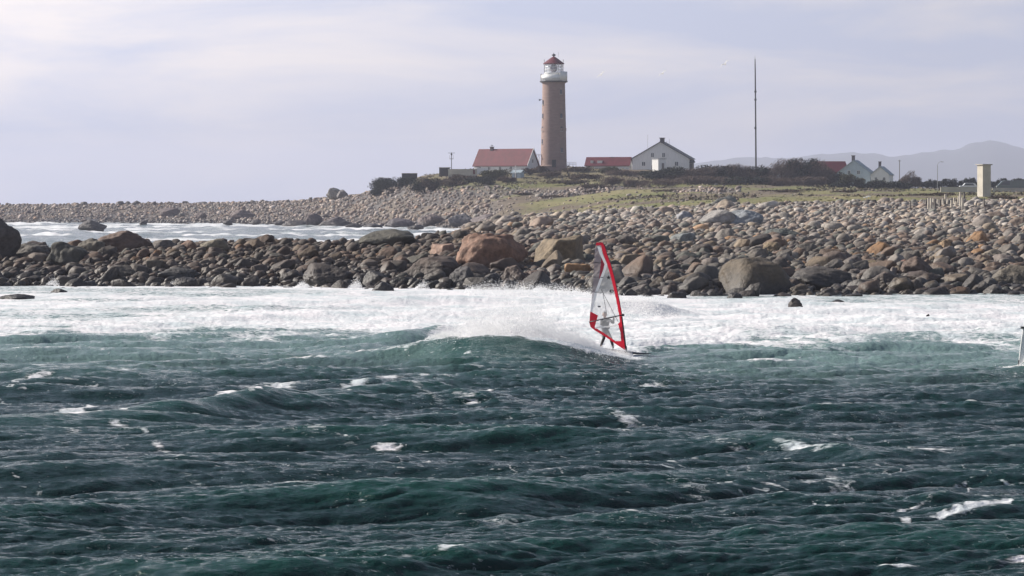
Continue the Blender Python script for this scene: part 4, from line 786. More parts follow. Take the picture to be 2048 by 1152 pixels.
tr = nd(t, 'ShaderNodeBsdfTransparent'); mxs = nd(t, 'ShaderNodeMixShader', Fac=.22); out = t.nodes['Material Output']
t.links.new(tr.outputs[0], mxs.inputs[1]); t.links.new(b.outputs[0], mxs.inputs[2]); t.links.new(mxs.outputs[0], out.inputs[0])
gb = MB(); arcwall(gb, 2.72, 2.76, zz(145.3), zz(128), 0, 2*math.pi, 32); lant = gb.build('lantern', lg, e, smooth=True)
mu_ = MB()
for a in np.linspace(0, 2*math.pi, 13)[:-1]: mu_.box((2.8*math.cos(a), 2.8*math.sin(a), (zz(145.3)+zz(128))/2), (.11, .11, zz(128)-zz(145.3)), rz=a)
for q in (139.5, 133.5): arcwall(mu_, 2.78, 2.88, zz(q+.4), zz(q-.4), 0, 2*math.pi, 32)
mu_.build('glazing_bars', M['white'], lant)
MB().lathe([(.5, zz(145)), (.9, zz(142)), (1.15, zz(137)), (.9, zz(131)), (.4, zz(129))], 16).build('lens', M['redroof'], lant, smooth=True)
rfo = MB().lathe([(3.35, zz(128.2)), (3.4, zz(127.4)), (3.0, zz(125.3)), (2.0, zz(120.5)), (1.0, zz(116)), (.5, zz(114)), (.3, zz(113.2))], 32).build('roof', M['redroof'], e, smooth=False)
MB().lathe([(.2, zz(113.2)), (.25, zz(112)), (.62, zz(111)), (.7, zz(109.8)), (.4, zz(108.4)), (.12, zz(107.8)), (.06, zz(105.5))], 16).build('finial', M['dark'], rfo, smooth=True)
for x in (-3.0, 3.0): MB().tube([(x, -.4, zz(146)), (x, -.4, zz(119))], .07, 6).build('lightning_rod', M['dark'], e)
MB().tube([(1.5, 0, zz(114)), (1.5, 0, zz(104))], .04, 5).build('antenna', M['grey'], e)
for dx, lst in ((-62, (205, 232, 258, 282, 310)), (-155, ())):
    for q in lst: pass
for ang, lst in ((R(-157), (205, 232, 258, 283)), (R(-52), (184, 232, 258, 300))):
    for q in lst:
        rr_ = np.interp(q, [165, 262, 334], [3.58, 3.92, 4.12]); wn = MB().box((rr_*math.cos(ang), rr_*math.sin(ang), zz(q)), (.16, .75, 1.35), rz=ang).build('window', M['glass'], e)
        MB().box(((rr_+.03)*math.cos(ang), (rr_+.03)*math.sin(ang), zz(q)-.8), (.3, 1.1, .16), rz=ang).build('sill', M['conc'], wn)
MB().tube([(-3.7, -.3, zz(199)), (-4.5, -.3, zz(199))], .06, 6).box((-4.45, -.3, zz(200)), (.5, .4, .5)).build('side_lamp', M['dark'], e)
MB().box((0, -4.3, 1.1), (1.3, .3, 2.3)).build('door', M['darkwall'], e)
e = empty('lighthouse_fence', (PX(1138, 948), 948, PZ(333, 948)), 'short white rail fence at the right foot of the lighthouse', 'fence')
b = MB()
for x in (-.8, .2, 1.2, 2.2): b.box((x, 0, .5), (.12, .12, 1.7))
b.build('post', M['white'], e); MB().box((.7, -.08, 1.2), (3.2, .05, .14)).box((.7, -.08, .7), (3.2, .05, .14)).build('rail', M['white'], e)
e = empty('link_bridge', (PX(1076, 949), 949, PZ(310, 949)), 'thin pale canopy between the red roofed house and the lighthouse', 'canopy')
MB().box((.35, 0, .1), (2.6, .7, .16)).build('roof', M['white'], e); b = MB()
for x in (-.5, .3): b.tube([(x, 0, 0), (x, 0, -4.4)], .12, 6)
b.build('post', M['white'], e)
# low red roofed building
e, rf = gable('outbuilding', 1218, 333, 965, 14.2, 5.6, .3, 2.5, R(-14), 'low building with a long dark red roof between lighthouse and white gabled house', 'building', M['whitewall'], M['redroof'])
for x, w in ((-5.2, .9), (-2.6, 1.6)):
    MB().prism([(x-w/2, 1.0), (x+w/2, 1.0), (x+w/2, 1.9), (x-w/2, 1.9)], -2.2, -.6).build('skylight', M['white'], rf)
chimney(rf, 1, 0, 2.4, .5, .5)
# white gabled house (gable towards the viewer)
e, rf = gable('house', 1326, 338, 962, 9.0, 18.3, 3.3, 5.2, R(90-13), 'large white gabled house with a dark slate roof right of the lighthouse', 'house', M['whitewall'], M['darkroof'], over=.5)
chimney(rf, -2.5, -.2, 7.6, 1.3, 2.2)
for y, z in ((2.6, 4.4), (-1.0, 4.4)): window(e, (-4.52, y, z), .95, 1.4, 'x-')
for y, z in ((5.5, 1.6), (-5.2, 1.6), (2.4, .5)): window(e, (-4.52, y, z), 1.1, 1.3, 'x-')
for y, h in ((4.6, 5.2), (-1.6, 4.2), (-2.4, 5.4)): MB().tube([(-2, y, 5.5), (-2, y, 6.6+h*.55 if y < 0 else 10.4+.6)], .045, 5).build('antenna', M['grey'], rf)
e = empty('annex', (PX(1318, 948), 948, PZ(336, 948)), 'bright white flat roofed annex in front of the large white gabled house', 'annex', None, R(38))
MB().box((0, 0, .9), (3.2, 3.0, 3.8)).build('wall', M['white'], e); MB().box((0, 0, 2.9), (3.5, 3.3, .16)).build('roof', M['grey'], e); MB().box((.3, -1.53, .6), (.9, .06, 1.9)).build('door', M['wooddark'], e)
e, rf = gable('garden_hut', 1380, 341, 958, 2.0, 2.2, 2.6, .6, R(10), 'small grey hut at the right corner of the large white gabled house', 'hut', M['wooddark'], M['darkroof'])
MB().box((0, -1.13, 1.2), (.7, .06, 1.7)).build('door', M['dark'], e)
# tall radio mast
e = empty('radio_mast', (PX(1512, 950), 950, PZ(345, 950)), 'tall thin radio mast rising from the thicket right of the white house', 'mast')
H_ = (345-118)*SC
MB().tube([(0, 0, 0), (-.1, 0, H_*.4), (-.25, 0, H_*.9), (-.3, 0, H_)], [.28, .24, .20, .14], 8).build('pole', M['dark'], e)
for q in (201, 185, 258): MB().lathe([(.3, 0), (.38, .1), (.38, .5), (.3, .6)], 8, (-.18, 0, (345-q)*SC)).build('collar', M['dark'], e)
MB().tube([(-.3, 0, H_), (-.3, 0, H_+.9)], .06, 6).build('tip', M['grey'], e)
# red barn, blue grey house, small white house
e, rf = gable('barn', 1655, 372, 950, 11, 7.5, 4.6, 3.0, R(10), 'red barn with a dark red roof half hidden by the thicket on the right', 'barn', M['redwall'], M['redroof'])
for x in (-2, 2): window(e, (x, -3.77, 2.6), .9, 1.0, 'y-')
e, rf = gable('house', 1712, 368, 945, 8.5, 10.4, 3.4, 3.9, R(90-16), 'pale blue grey gabled house beside the red barn', 'house', M['bluewall'], M['paleroof'])
chimney(rf, -3.3, .3, 6.9, .9, 1.9)
for y, z in ((1.5, 3.6), (-1.5, 3.6), (2.6, 1.2), (-2.6, 1.2)): window(e, (-4.27, y, z), .9, 1.2, 'x-')
e, rf = gable('house', 1764, 368, 938, 6.5, 5.8, 2.9, 2.4, R(90-18), 'small white gabled house right of the pale blue grey one', 'house', M['whitewall'], M['paleroof'])
chimney(rf, 1.2, .9, 4.3, .75, 2.6)
for y in (-1.3, 1.3): window(e, (-3.27, y, 1.5), .8, 1.1, 'x-')
e = empty('utility_pole', (PX(1799, 930), 930, PZ(365, 930)), 'bare utility pole behind the round crowned tree', 'pole')
MB().tube([(0, 0, -1), (0, 0, 7)], [.13, .10], 8).build('pole', M['wooddark'], e); MB().box((0, 0, 6.7), (.9, .1, .12)).build('crossbar', M['wooddark'], e)
e = empty('street_lamp', (PX(1875, 840), 840, PZ(384, 840)), 'tall grey street lamp with a curved arm left of the beige tower', 'street lamp')
MB().tube([(0, 0, -.6), (0, 0, 7.6)], [.12, .08], 8).build('pole', M['grey'], e); MB().tube([(0, 0, 7.6), (.25, 0, 8.15), (.8, 0, 8.5), (1.3, 0, 8.5)], .05, 6).build('arm', M['grey'], e); MB().box((1.35, 0, 8.42), (.7, .25, .14)).build('lamp_head', M['grey'], e)
# beige tower
e = empty('concrete_tower', (PX(1968, 620), 620, PZ(387, 620)), 'square beige rendered tower with a flat overhanging cap at the right', 'tower', None, R(27))
hh = 58*620/F
MB().box((0, 0, hh/2-.6), (2.02, 2.02, hh+1.0)).build('wall', M['beige'], e, bevel=.03); MB().box((0, 0, hh-.02), (2.55, 2.55, .2)).build('cap', M['conc'], e, bevel=.02)
# road and low walls, cars
e = empty('low_wall', (PX(1920, 800), 800, PZ(384, 800)), 'low pale grey wall left of the beige tower', 'wall', None, R(2))
MB().box((0, 0, .2), (10.5, .4, 2.2)).build('wall', M['beige'], e); MB().box((0, 0, 1.34), (10.7, .55, .1)).build('coping', M['grey'], e)
e = empty('low_wall', (PX(2030, 800), 800, PZ(382, 800)), 'low pale grey wall right of the beige tower', 'wall')
MB().box((0, 0, .0), (12, .4, 1.6)).build('wall', M['conc'], e); MB().box((0, 0, .84), (12.2, .55, .1)).build('coping', M['grey'], e)
def car(u, yb, Y, L_, H_, paint, label, van=False):
    e = empty('parked_car', (PX(u, Y), Y, PZ(yb, Y)), label, 'car')
    a = L_/2
    pr = [(-a, .35), (-a, .8), (-a*.93, .95), (-a*.62, 1.0), (-a*.38, H_-.08), (-a*.2, H_), (a*.55, H_), (a*.8, H_-.15), (a*.97, 1.0), (a, .6), (a, .35)] if not van else \
         [(-a, .35), (-a, .95), (-a*.9, 1.15), (-a*.62, H_-.2), (-a*.45, H_), (a*.95, H_), (a, H_-.3), (a, .35)]
    MB().prism(pr, -.85, .85).build('body', paint, e, bevel=.05)
    for s in (-1, 1):
        g = MB(); g.prism([(-a*.52, 1.0), (-a*.33, H_-.14), (a*.5, H_-.14), (a*.72, 1.0)] if not van else [(-a*.72, 1.2), (-a*.5, H_-.22), (-a*.1, H_-.22), (-a*.1, 1.2)], s*.86-.02, s*.86+.02); g.build('side_window', M['glass'], e)
        for x in (-a*.62, a*.6):
            w = MB(); w.v = [(x+r_*math.cos(k_*math.pi/8), s*.80+y_, .33+r_*math.sin(k_*math.pi/8)) for y_, r_ in ((-.1, .33), (.1, .33)) for k_ in range(16)]
            w.f = [tuple(range(16)), tuple(range(31, 15, -1))]+[(i, (i+1) % 16, (i+1) % 16+16, i+16) for i in range(16)]
            w.build('wheel', M['dark'], e)
        MB().box((-a-.01, s*.6, .72), (.08, .3, .16)).build('headlight', M['white'], e)
M['whitecar'] = mat('white_car_paint', (.75, .76, .78), .25, .05, 1); M['darkcar'] = mat('dark_car_paint', (.10, .13, .13), .2, .1, 1)
car(1936, 378, 870, 5.0, 1.75, M['whitecar'], 'white parked car left of the beige tower')
car(2022, 378, 870, 8.4, 2.5, M['darkcar'], 'dark green parked van right of the beige tower', van=True)
# stakes
sx_ = [(1853, 398, 421), (1858, 396, 426), (1862, 396, 424), (1871, 399, 428), (1867, 397, 418), (1876, 398, 414), (1881, 399, 418), (1886, 397, 414), (1892, 388, 414), (1899, 401, 416), (1904, 400, 425), (1909, 395, 412), (1914, 399, 412), (1917, 392, 414), (1922, 384, 420), (1929, 385, 412), (1925, 395, 426), (1895, 398, 416), (1889, 402, 418), (1912, 402, 420), (1933, 400, 412)]
for i, (u, yt, yb) in enumerate(sx_):
    Y, gz = ground(u, yb); h = PZ(yt, Y)-gz; ln = random.uniform(-.05, .05)*h
    b = MB().tube([(0, 0, -.3), (ln*.5, 0, h*.5), (ln, 0, h)], [.17, .16, .13], 7).build('wooden_stake', M['wood'] if i % 3 else M['wooddark'])
    b.location = (PX(u, Y), Y, gz)
    tag(b, '%s stake from the left in the wooden stake cluster below the beige tower' % ORD[sorted(q[0] for q in sx_).index(u)], 'stake', 'stakes of the cluster at the grass edge')
for u, yt, ln, lb in ((1701, 402, .02, 'thin lone stake on the boulder bank left of the stake cluster'), (1821, 402, 0, 'thin dark stake just left of the stake cluster'), (1948, 401, .28, 'dark leaning stake just right of the stake cluster'), (1968, 396, 0, 'thin stake below the beige tower')):
    Y, gz = ground(u, 424); h = PZ(yt, Y)-gz
    b = MB().tube([(0, 0, -.3), (ln*h*.5, 0, h*.5), (ln*h, 0, h)], [.12, .11, .09], 6).build('wooden_stake', M['wooddark']); b.location = (PX(u, Y), Y, gz); tag(b, lb, 'stake')
# ------------------------------------------------------------------ gulls
def gull(u, py, Y, span, bank, label, stand=False):
    e = empty('gull', (PX(u, Y), Y, PZ(py, Y)), label, 'bird', None, R(20)); s = span/1.3
    e.scale = (s, s, s)
    if not stand: e.rotation_euler = (Matrix.Rotation(R(-38), 3, 'Y') @ Matrix.Rotation(R(30), 3, 'X') @ Matrix.Rotation(R(70), 3, 'Z') @ Matrix.Rotation(R(-12), 3, 'X')).to_euler()
    MB().tube([(-.28, 0, 0), (-.2, 0, 0), (-.05, 0, .01), (.12, 0, .02), (.22, 0, .05), (.29, 0, .05)], [.015, .05, .085, .08, .05, .02], 10).build('body', M['feather'], e, smooth=True)
    MB().tube([(.28, 0, .05), (.35, 0, .035)], [.018, .004], 6).build('beak', M['beak'], e)
    for k in (-1, 1):
        if stand: b = MB().tube([(.1, k*.07, .03), (-.05, k*.08, .02), (-.3, k*.04, .0)], [.03, .06, .01], 8, .5)
        else:
            b = MB(); pts = [(0.02, k*.05, .03, .15), (.04, k*.3, .03+.16*bank, .13), (.0, k*.48, .03+.14*bank, .09), (-.1, k*.66, .03+.06*bank, .01)]
            vs = []
            for x, y, z, c in pts: vs += [(x+c*.6, y, z), (x-c*.9, y, z-.01), (x-c*.1, y, z+.02)]
            fs = []
            for i in range(3):
                for a_, b_ in ((0, 1), (1, 2), (2, 0)): fs.append((i*3+a_, i*3+b_, i*3+3+b_, i*3+3+a_))
            b.add(vs, fs+[(0, 1, 2), (11, 10, 9)])
        b.build('wing', M['feather'], e)
    if stand: MB().tube([(0, .03, -.05), (0, .03, -.24)], .012, 5).tube([(0, -.03, -.05), (0, -.03, -.24)], .012, 5).build('legs', M['beak'], e)
    return e
gull(1203, 149, 420, 1.5, .6, 'white gull gliding nearest to the lighthouse top'); gull(1326, 147, 420, 1.45, .9, 'white gull gliding above the white house, the middle one of three')
gull(1451, 128, 420, 1.6, 1.2, 'white gull gliding highest, beside the tip of the radio mast')
for u, py, lb in ((1731, 400, 'small white gull standing on the meadow, left one of the pair'), (1737, 398, 'small white gull standing on the meadow, right one of the pair')):
    Y, gz = ground(u, py, 440); g = gull(u, py, Y, 2.2, 0, lb, True); g.location.z = float(T(u, Y))+.45
# ------------------------------------------------------------------ windsurfers
def simple(name, col, rough=.4, alpha=1.0, trans=0):
    m, t, b = newmat(name); n = nd(t, 'ShaderNodeTexNoise', Scale=6.0, Detail=4.0); r = nd(t, 'ShaderNodeValToRGB')
    r.color_ramp.elements[0].color = rgb([c*.88 for c in col]); r.color_ramp.elements[1].color = rgb(col); t.links.new(n.outputs['Fac'], r.inputs[0]); t.links.new(r.outputs[0], b.inputs['Base Color'])
    b.inputs['Roughness'].default_value = rough; last = b.outputs[0]; out = t.nodes['Material Output']
    if trans:
        tl = nd(t, 'ShaderNodeBsdfTranslucent'); t.links.new(r.outputs[0], tl.inputs[0]); ms = nd(t, 'ShaderNodeMixShader', Fac=trans); t.links.new(last, ms.inputs[1]); t.links.new(tl.outputs[0], ms.inputs[2]); last = ms.outputs[0]
    if alpha < 1:
        tr = nd(t, 'ShaderNodeBsdfTransparent'); ms = nd(t, 'ShaderNodeMixShader', Fac=alpha); t.links.new(tr.outputs[0], ms.inputs[1]); t.links.new(last, ms.inputs[2]); last = ms.outputs[0]
    t.links.new(last, out.inputs[0]); return m
SM = [simple('sail_red', (.72, .015, .04), .45, 1, .45), simple('sail_film', (.84, .85, .86), .3, .36, .5), simple('sail_grey_film', (.30, .25, .28), .3, .66, .4), simple('sail_dark_red', (.34, .01, .04), .5, .92, .4), simple('sail_white', (.85, .84, .84), .5, .96, .5), simple('sail_black', (.02, .02, .025), .5)]
SW = [simple('white_sail_cloth', (.85, .85, .84), .5, 1, .5)]*1
K = 124.0/F
def lx(px): return (px-1250)*K
def lz(py): return (706-py)*K
def inpoly(px, py, poly):
    c = np.zeros(px.shape, bool); n = len(poly)
    for i in range(n):
        x0, y0 = poly[i]; x1, y1 = poly[(i+1) % n]
        if y0 == y1: continue
        hit = ((y0 > py) != (y1 > py)) & (px < (x1-x0)*(py-y0)/(y1-y0)+x0); c ^= hit
    return c
luff = [(1206, 487), (1210, 494), (1213, 508), (1221, 530), (1228, 556), (1234, 584), (1239, 608), (1243, 632), (1247, 660), (1250, 685), (1252, 702)]
left = [(1193, 487), (1190, 498), (1188.5, 520), (1187, 550), (1185, 580), (1182.5, 610), (1180, 630), (1179, 648), (1181, 656), (1190, 663), (1210, 675), (1230, 689), (1248, 701)]
def windsurf(name, loc, label, white=False, mirror=False, yaw=0, tilt=0):
    e = empty(name, loc, label, 'windsurf rig', None, yaw); 
    if mirror: e.scale = (-1, 1, 1)
    nv_, nu_ = 300, 90
    py = np.linspace(487, 702, nv_); xl = np.interp(py, [p[1] for p in left], [p[0] for p in left]); xr = np.interp(py, [p[1] for p in luff], [p[0] for p in luff])
    s = np.linspace(0, 1, nu_); px = xl[:, None]+(xr-xl)[:, None]*s; PYY = np.repeat(py[:, None], nu_, 1)
    camber = -.16*np.sin(np.pi*np.clip((px-1178)/74, 0, 1))*np.sin(np.pi*np.clip((PYY-487)/215, 0, 1))**.5+(1250-px)*.0012
    V = np.stack([lx(px), camber+.3, lz(PYY)], -1).reshape(-1, 3)
    idx = np.arange(nv_*nu_).reshape(nv_, nu_); q = np.stack([idx[:-1, :-1], idx[:-1, 1:], idx[1:, 1:], idx[1:, :-1]], -1).reshape(-1, 4)
    cx = (px[:-1, :-1]+px[1:, 1:]).ravel()/2; cy = (PYY[:-1, :-1]+PYY[1:, 1:]).ravel()/2
    if white: mi = np.zeros(len(q), int); mats = SW
    else:
        mats = SM; mi = np.full(len(q), 1); lu = np.interp(cy, [p[1] for p in luff], [p[0] for p in luff]); le = np.interp(cy, [p[1] for p in left], [p[0] for p in left])
        st = np.interp(cy, [495, 510, 530, 540, 560, 590, 625, 640], [1197, 1202, 1211.5, 1209.5, 1202, 1191, 1182, 1179])
        mi[(cx < st) & (cy < 640)] = 2
        mi[inpoly(cx, cy, [(1203, 512), (1212, 530), (1209, 545), (1203, 557), (1198, 560), (1201, 535)])] = 3
        mi[(np.abs(cx-st) < 2.7) & (cy < 628) & (cy > 495)] = 4
        mi[lu-cx < np.interp(cy, [487, 560, 640, 660], [8.0, 6.2, 5.0, 5])] = 0
        mi[cy < 493] = 0
        mi[(lu-cx < 1.6) & (cy > 636)] = 5
        mi[inpoly(cx, cy, [(1177, 624), (1183, 626), (1196, 633), (1194, 640), (1189, 657), (1183, 662), (1176, 655)])] = 0
        fo = np.interp(cx, [1179, 1190, 1210, 1230, 1252], [655, 662, 675, 689, 703]); mi[(fo-cy < 5.5) & (cy > 648)] = 0
        mi[inpoly(cx, cy, [(1244, 640), (1236, 650), (1241, 668), (1242, 684), (1232, 684), (1236, 694), (1254, 706), (1254, 640)]) & ~((lu-cx < 1.6))] = 0
        mi[(np.abs(cy-(657-(cx-1193)*.09)) < 1.5) & (cx > 1190) & (cx < 1236)] = 4
        st5 = [(1217+(5.2 if i % 2 == 0 else 2.1)*math.sin(i*math.pi/5), 557-(5.2 if i % 2 == 0 else 2.1)*math.cos(i*math.pi/5)) for i in range(10)]
        mi[inpoly(cx, cy, st5)] = 5
        q1 = ((cx-1223)/4.6)**2+((cy-584)/3)**2; mi[(q1 < 1)] = 5; mi[(((cx-1224)/2.2)**2+((cy-584)/1.2)**2) < 1] = 1
        mi[(((cx-1198.5)/3.2)**2+((cy-615)/1.6)**2) < 1] = 5
        for (x0, y0, x1, y1) in ((1202, 580, 1236, 645), (1206, 590, 1213, 628)):
            tt = np.clip(((cx-x0)*(x1-x0)+(cy-y0)*(y1-y0))/((x1-x0)**2+(y1-y0)**2), 0, 1); mi[np.hypot(cx-x0-tt*(x1-x0), cy-y0-tt*(y1-y0)) < .45] = 5
        for y0 in (527, 556, 586): mi[(np.abs(cy-(y0+(cx-1187)*.04)) < .5) & (cx < 1206)] = 5
    np_mesh('sail', V, q, mats, e, mi=mi)
    rc = simple('mast_carbon', (.03, .03, .035), .4) if white else SM[0]
    MB().tube([(lx(x)+.0, .3, lz(y)) for x, y in luff], [.018, .02, .022, .024, .026, .028, .03, .03, .032, .032, .03], 10).build('mast', M['white'] if white else SM[5], e, smooth=True)
    MB().tube([(lx(1252), .3, lz(694)), (lx(1253), .3, lz(707))], [.035, .03], 8).build('mast_foot', M['dark'], e)
    bo = MB()
    for k_ in (-1, 1): bo.tube([(lx(1245.5), .3, lz(632)), (lx(1232), .3+k_*.17, lz(634.5)), (lx(1210), .3+k_*.2, lz(639)), (lx(1190), .3+k_*.12, lz(643.5)), (lx(1178), .3, lz(646))], .02, 8)
    bo.box((lx(1246), .3, lz(632)), (.11, .12, .09)); bo.build('boom', M['dark'], e, smooth=True)
    # board: lofted outline
    tail = Vector((lx(1196), .34, lz(697))); nose = Vector((lx(1303), .34, lz(714))); ax = (nose-tail); Lb = ax.length; ax.normalize(); upv = Vector((-ax.z, 0, ax.x))
    st_ = [(0, .12, .03), (.04, .17, .05), (.2, .25, .09), (.5, .29, .11), (.75, .25, .09), (.92, .14, .06), (.985, .05, .03), (1, .012, .012)]
    b = MB(); n = 12
    for t_, w_, h_ in st_:
        c_ = tail+ax*(t_*Lb)+upv*(.12*t_**4-.02)
        for k_ in range(n):
            a_ = 2*math.pi*k_/n; p_ = c_+Vector((0, 1, 0))*w_*math.cos(a_)+upv*h_*.5*math.sin(a_); b.v.append(tuple(p_))
    for i in range(len(st_)-1):
        for k_ in range(n): b.f.append((i*n+k_, i*n+(k_+1) % n, (i+1)*n+(k_+1) % n, (i+1)*n+k_))
    b.f.append(tuple(range(n))); b.f.append(tuple((len(st_)-1)*n+k_ for k_ in range(n)))
    bd = b.build('board', M['white'] if white else simple('board_dark', (.05, .05, .055), .35), e, smooth=True)
    for px_ in (1201, 1226): MB().tube([tuple(Vector((lx(px_), .34+.12*math.cos(a_)-.0, lz(695.5+(px_-1200)*.14)+.1*math.sin(a_)))) for a_ in np.linspace(0, math.pi, 7)], .02, 6).build('foot_strap', M['dark'], bd)
    MB().prism([(lx(1200), lz(699)), (lx(1207), lz(700)), (lx(1203), lz(713)), (lx(1200), lz(713))], .335, .345).build('fin', M['dark'], bd)
    return e
def capsule(bm_, p0, p1, r0, r1, n=14, seg=5):
    p0 = Vector(p0); p1 = Vector(p1); d = (p1-p0); L_ = d.length; d.normalize(); a = d.orthogonal().normalized(); c = d.cross(a)
    rings = [(-r0*math.cos(t_), r0*math.sin(t_)) for t_ in np.linspace(.12, math.pi/2, seg)]+[(L_+r1*math.sin(t_), r1*math.cos(t_)) for t_ in np.linspace(0, math.pi/2-.12, seg)]
    b0 = len(bm_.v)
    for h_, r_ in rings:
        for k_ in range(n):
            t_ = 2*math.pi*k_/n; bm_.v.append(tuple(p0+d*h_+a*r_*math.cos(t_)+c*r_*math.sin(t_)))
    for i in range(len(rings)-1):
        for k_ in range(n): bm_.f.append((b0+i*n+k_, b0+i*n+(k_+1) % n, b0+(i+1)*n+(k_+1) % n, b0+(i+1)*n+k_))
    bm_.f.append(tuple(b0+k_ for k_ in range(n))[::-1]); bm_.f.append(tuple(b0+(len(rings)-1)*n+k_ for k_ in range(n)))
def chain(b, pts, rs):
    for i in range(len(pts)-1): capsule(b, pts[i], pts[i+1], rs[i], rs[i+1])
SK = simple('skin', (.48, .29, .21), .5); WS = mat('wetsuit', (.018, .018, .024), .6, .3, 5); WG = mat('grey_wetsuit_panel', (.16, .16, .18), .6, .2, 5); HR = mat('wet_hair', (.10, .07, .05), .5, .3, 20)
def rider(loc, label, mirror=False, yaw=0):
    e = empty('person', loc, label, 'person', None, yaw)
    if mirror: e.scale = (-1, 1, 1)
    P3 = lambda px, py, y: (lx(px), y, lz(py))
    head = Vector(P3(1210, 632.5, .78)); neck = P3(1211, 640, .80); chest = P3(1212, 648, .84); waist = P3(1211.5, 659, .92); hip = P3(1211, 665, .93)
    shL = P3(1204.5, 643.5, .80); shR = P3(1219, 643, .80); elL = P3(1203, 651, .60); elR = P3(1227, 648, .62); haL = P3(1213, 639.2, .51); haR = P3(1228, 636.6, .50)
    hpL = P3(1208, 667, .93); hpR = P3(1215, 667, .93); knL = P3(1208, 679, .60); knR = P3(1222, 679, .62); anL = P3(1202.5, 692.5, .50); anR = P3(1226, 694, .47)
    body = MB()
    chain(body, [hip, waist, chest], [.125, .12, .145]); chain(body, [chest, neck, tuple(head-Vector((0, 0, .08)))], [.12, .055, .05])
    chain(body, [tuple(head+Vector((0, .0, -.045))), tuple(head+Vector((0, .01, .035)))], [.068, .09])
    capsule(body, tuple(head+Vector((.01, -.085, -.01))), tuple(head+Vector((.012, -.105, -.03))), .012, .017, 8)      # nose
    capsule(body, tuple(head+Vector((-.02, -.07, -.075))), tuple(head+Vector((.03, -.07, -.075))), .02, .02, 8)
    for s in (-1, 1): capsule(body, tuple(head+Vector((s*.088, .01, .01))), tuple(head+Vector((s*.092, .012, -.03))), .016, .012, 8)
    suit = MB()
    chain(suit, [hip, waist, chest], [.14, .135, .165]); chain(suit, [shL, chest, shR], [.075, .12, .075]); chain(suit, [chest, neck], [.11, .07])
    for sh, eb, ha in ((shL, elL, haL), (shR, elR, haR)):
        chain(body, [sh, eb, ha], [.055, .042, .028]); w_ = tuple(Vector(eb).lerp(Vector(ha), .88)); chain(suit, [sh, eb, w_], [.066, .052, .038])
        hv = Vector(ha); capsule(body, tuple(hv+Vector((-.03, .03, .01))), tuple(hv+Vector((.03, .03, .01))), .022, .022, 8)      # palm across the boom
        for k_, (off, ln) in enumerate(((-.036, .9), (-.013, 1.05), (.011, 1.0), (.034, .82))):
            a_ = hv+Vector((off, .02, .02)); b_ = a_+Vector((0, -.045*ln, .012)); c_ = b_+Vector((0, -.012, -.034*ln)); chain(body, [tuple(a_), tuple(b_), tuple(c_)], [.0105, .0095, .008])
        chain(body, [tuple(hv+Vector((-.04, .02, -.005))), tuple(hv+Vector((-.035, -.015, -.025))), tuple(hv+Vector((-.015, -.035, -.026)))], [.013, .011, .009])
    for hp_, kn, an in ((hpL, knL, anL), (hpR, knR, anR)):
        chain(body, [hp_, kn, an], [.085, .058, .04]); chain(suit, [hp_, kn, tuple(Vector(kn).lerp(Vector(an), .93))], [.10, .07, .05])
        av = Vector(an); chain(body, [tuple(av+Vector((0, .07, -.03))), tuple(av+Vector((0, 0, -.035))), tuple(av+Vector((.02, -.14, -.055)))], [.035, .04, .028])
    bo = body.build('body', SK, e, smooth=True); so = suit.build('wetsuit', WS, e, smooth=True)
    for o_, vx in ((bo, .008), (so, .012)):
        md = o_.modifiers.new('remesh', 'REMESH'); md.mode = 'VOXEL'; md.voxel_size = vx; md.use_smooth_shade = True
        sm = o_.modifiers.new('smooth', 'SMOOTH'); sm.factor = .5; sm.iterations = 3 if o_ is so else 1
    hb = MB(); capsule(hb, tuple(head+Vector((0, .03, .0))), tuple(head+Vector((0, .02, .055))), .09, .088, 14); hb.build('hair', HR, e, smooth=True)
    for s in (-1, 1): MB().lathe([(.001, -.008), (.009, -.004), (.009, .004), (.001, .008)], 8, tuple(head+Vector((s*.032, -.082, .012)))).build('eye', M['dark'], e)
    h_ = MB(); h_.tube([tuple(Vector(waist)+Vector((.155*math.cos(t_), .155*math.sin(t_), 0))) for t_ in np.linspace(0, 2*math.pi, 17)], .045, 8, 1.0); h_.build('harness', WG, e, smooth=True)
    MB().box((lx(1216), .66, lz(645)), (.1, .02, .07)).box((lx(1221.5), .655, lz(645)), (.09, .02, .07)).build('chest_print', M['white'], so)
    return e
def place_surf(u, py, Y): return (PX(u, Y), Y-.3, PZ(py, Y))
la = place_surf(1250, 704, 124)
windsurf('windsurf_rig', la, 'windsurf board with a red edged clear sail riding the breaking wave')
rider(la, 'windsurfer in a dark wetsuit crouching behind the red edged sail')
Yw = 118.0; l2 = (PX(2040, Yw), Yw-.3, PZ(733, Yw))
windsurf('windsurf_rig', l2, 'windsurf board with a plain white sail cut by the right edge', white=True, mirror=True)
rider(l2, 'windsurfer in a dark wetsuit behind the white sail at the right edge', mirror=True)
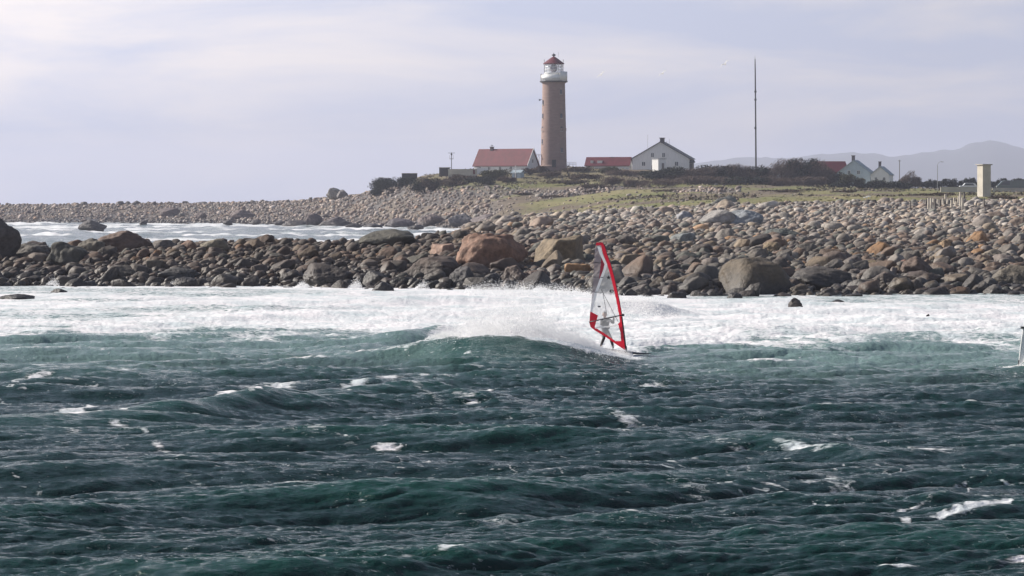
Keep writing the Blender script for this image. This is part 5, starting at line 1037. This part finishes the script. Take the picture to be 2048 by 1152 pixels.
# ------------------------------------------------------------------ spray
m, t, b = newmat('spray_droplets'); b.inputs['Base Color'].default_value = (.96, .96, .96, 1); b.inputs['Roughness'].default_value = .6
tl = nd(t, 'ShaderNodeBsdfTranslucent'); tl.inputs[0].default_value = (.96, .96, .96, 1); ms = nd(t, 'ShaderNodeMixShader', Fac=.5); t.links.new(b.outputs[0], ms.inputs[1]); t.links.new(tl.outputs[0], ms.inputs[2]); t.links.new(ms.outputs[0], t.nodes['Material Output'].inputs[0])
M['spray'] = m
def droplets(name, pts, size, label):
    n = len(pts); tet = np.array([(1, 1, 1), (1, -1, -1), (-1, 1, -1), (-1, -1, 1)])/1.7; a = rng.normal(size=(n, 3, 3)); q, _ = np.linalg.qr(a)
    V = pts[:, None, :]+np.einsum('nij,kj->nki', q, tet)*size[:, None, None]
    f = np.array([(0, 1, 2), (0, 3, 1), (0, 2, 3), (1, 3, 2)]); Fc = (np.arange(n)[:, None, None]*4+f).reshape(-1, 3)
    tag(np_mesh(name, V.reshape(-1, 3), Fc, M['spray'], smooth=False), label, 'spray', kind='stuff')
pts = []; sizes = []
def cluster(n, us, tops, Y0, dY, pw=2.2, s0=.022, base=None):
    """us: columns, tops: heights in metres above the water; droplets thin out upwards"""
    u = rng.uniform(us[0], us[-1], n); Y = Y0+rng.normal(0, dY, n); tp = np.interp(u, us, tops)*(.35+1.3*fbm(u*.035, Y*.5, 4, 7)**1.3)
    r_ = rng.random(n)**pw; X = PX(u, Y); b0 = sea_parts(u, Y)[1] if base is None else base
    z = b0+r_*tp; X = X+r_*tp*.5*rng.normal(.4, .4, n)
    pts.append(np.stack([X, Y, z], 1)); sizes.append(rng.uniform(.4, 1.4, n)*s0*(1.1-.6*r_))
cluster(120000, [850, 900, 940, 1000, 1040, 1100, 1160, 1210, 1260], [.1, .6, 1.2, 2.1, 2.2, 1.2, .55, .16, .03], 123.2, 1.1, pw=2.0, s0=.021)
cluster(34000, [940, 1000, 1040, 1090], [.5, 2.4, 2.1, .5], 124.0, 1.0, pw=1.6, s0=.015)
cluster(5000, [1185, 1205, 1240, 1266], [.15, .3, .3, .08], 123.6, .3, s0=.018)
cluster(14000, [1180, 1250, 1300, 1360], [.3, .5, .45, .05], 171.0, 1.5, s0=.03)
cluster(10000, [930, 990, 1100, 1250], [.4, 1.0, .7, .3], 214.0, 2.5, s0=.035)
cluster(2500, [1985, 2000, 2030, 2060], [.02, .12, .15, .3], 117.6, .3, s0=.02)
for uu, YY, hh_ in ((105, 236, 1.0), (345, 236, .5), (1080, 222, .6), (1735, 222, .9), (845, 229, .9), (605, 233, .6), (710, 231, .8)):
    cluster(1500, [uu-14, uu, uu+14], [.1, hh_, .1], YY-2.5, .8, s0=.035)
droplets('spray', np.concatenate(pts), np.concatenate(sizes), 'white spray blown off the breaking wave and the waterline')
# ------------------------------------------------------------------ haze
hz = MB().box((0, 9800, 168), (26000, 20200, 345)).build('haze', bpy.data.materials.new('haze')); tag(hz, kind='stuff')
m = hz.data.materials[0]; m.use_nodes = True; t = m.node_tree; t.nodes.clear(); pv = nd(t, 'ShaderNodeVolumePrincipled'); out = nd(t, 'ShaderNodeOutputMaterial')
pv.inputs['Color'].default_value = (.77, .815, 1.0, 1); pv.inputs['Density'].default_value = .00012; pv.inputs['Anisotropy'].default_value = .2
t.links.new(pv.outputs[0], out.inputs['Volume'])
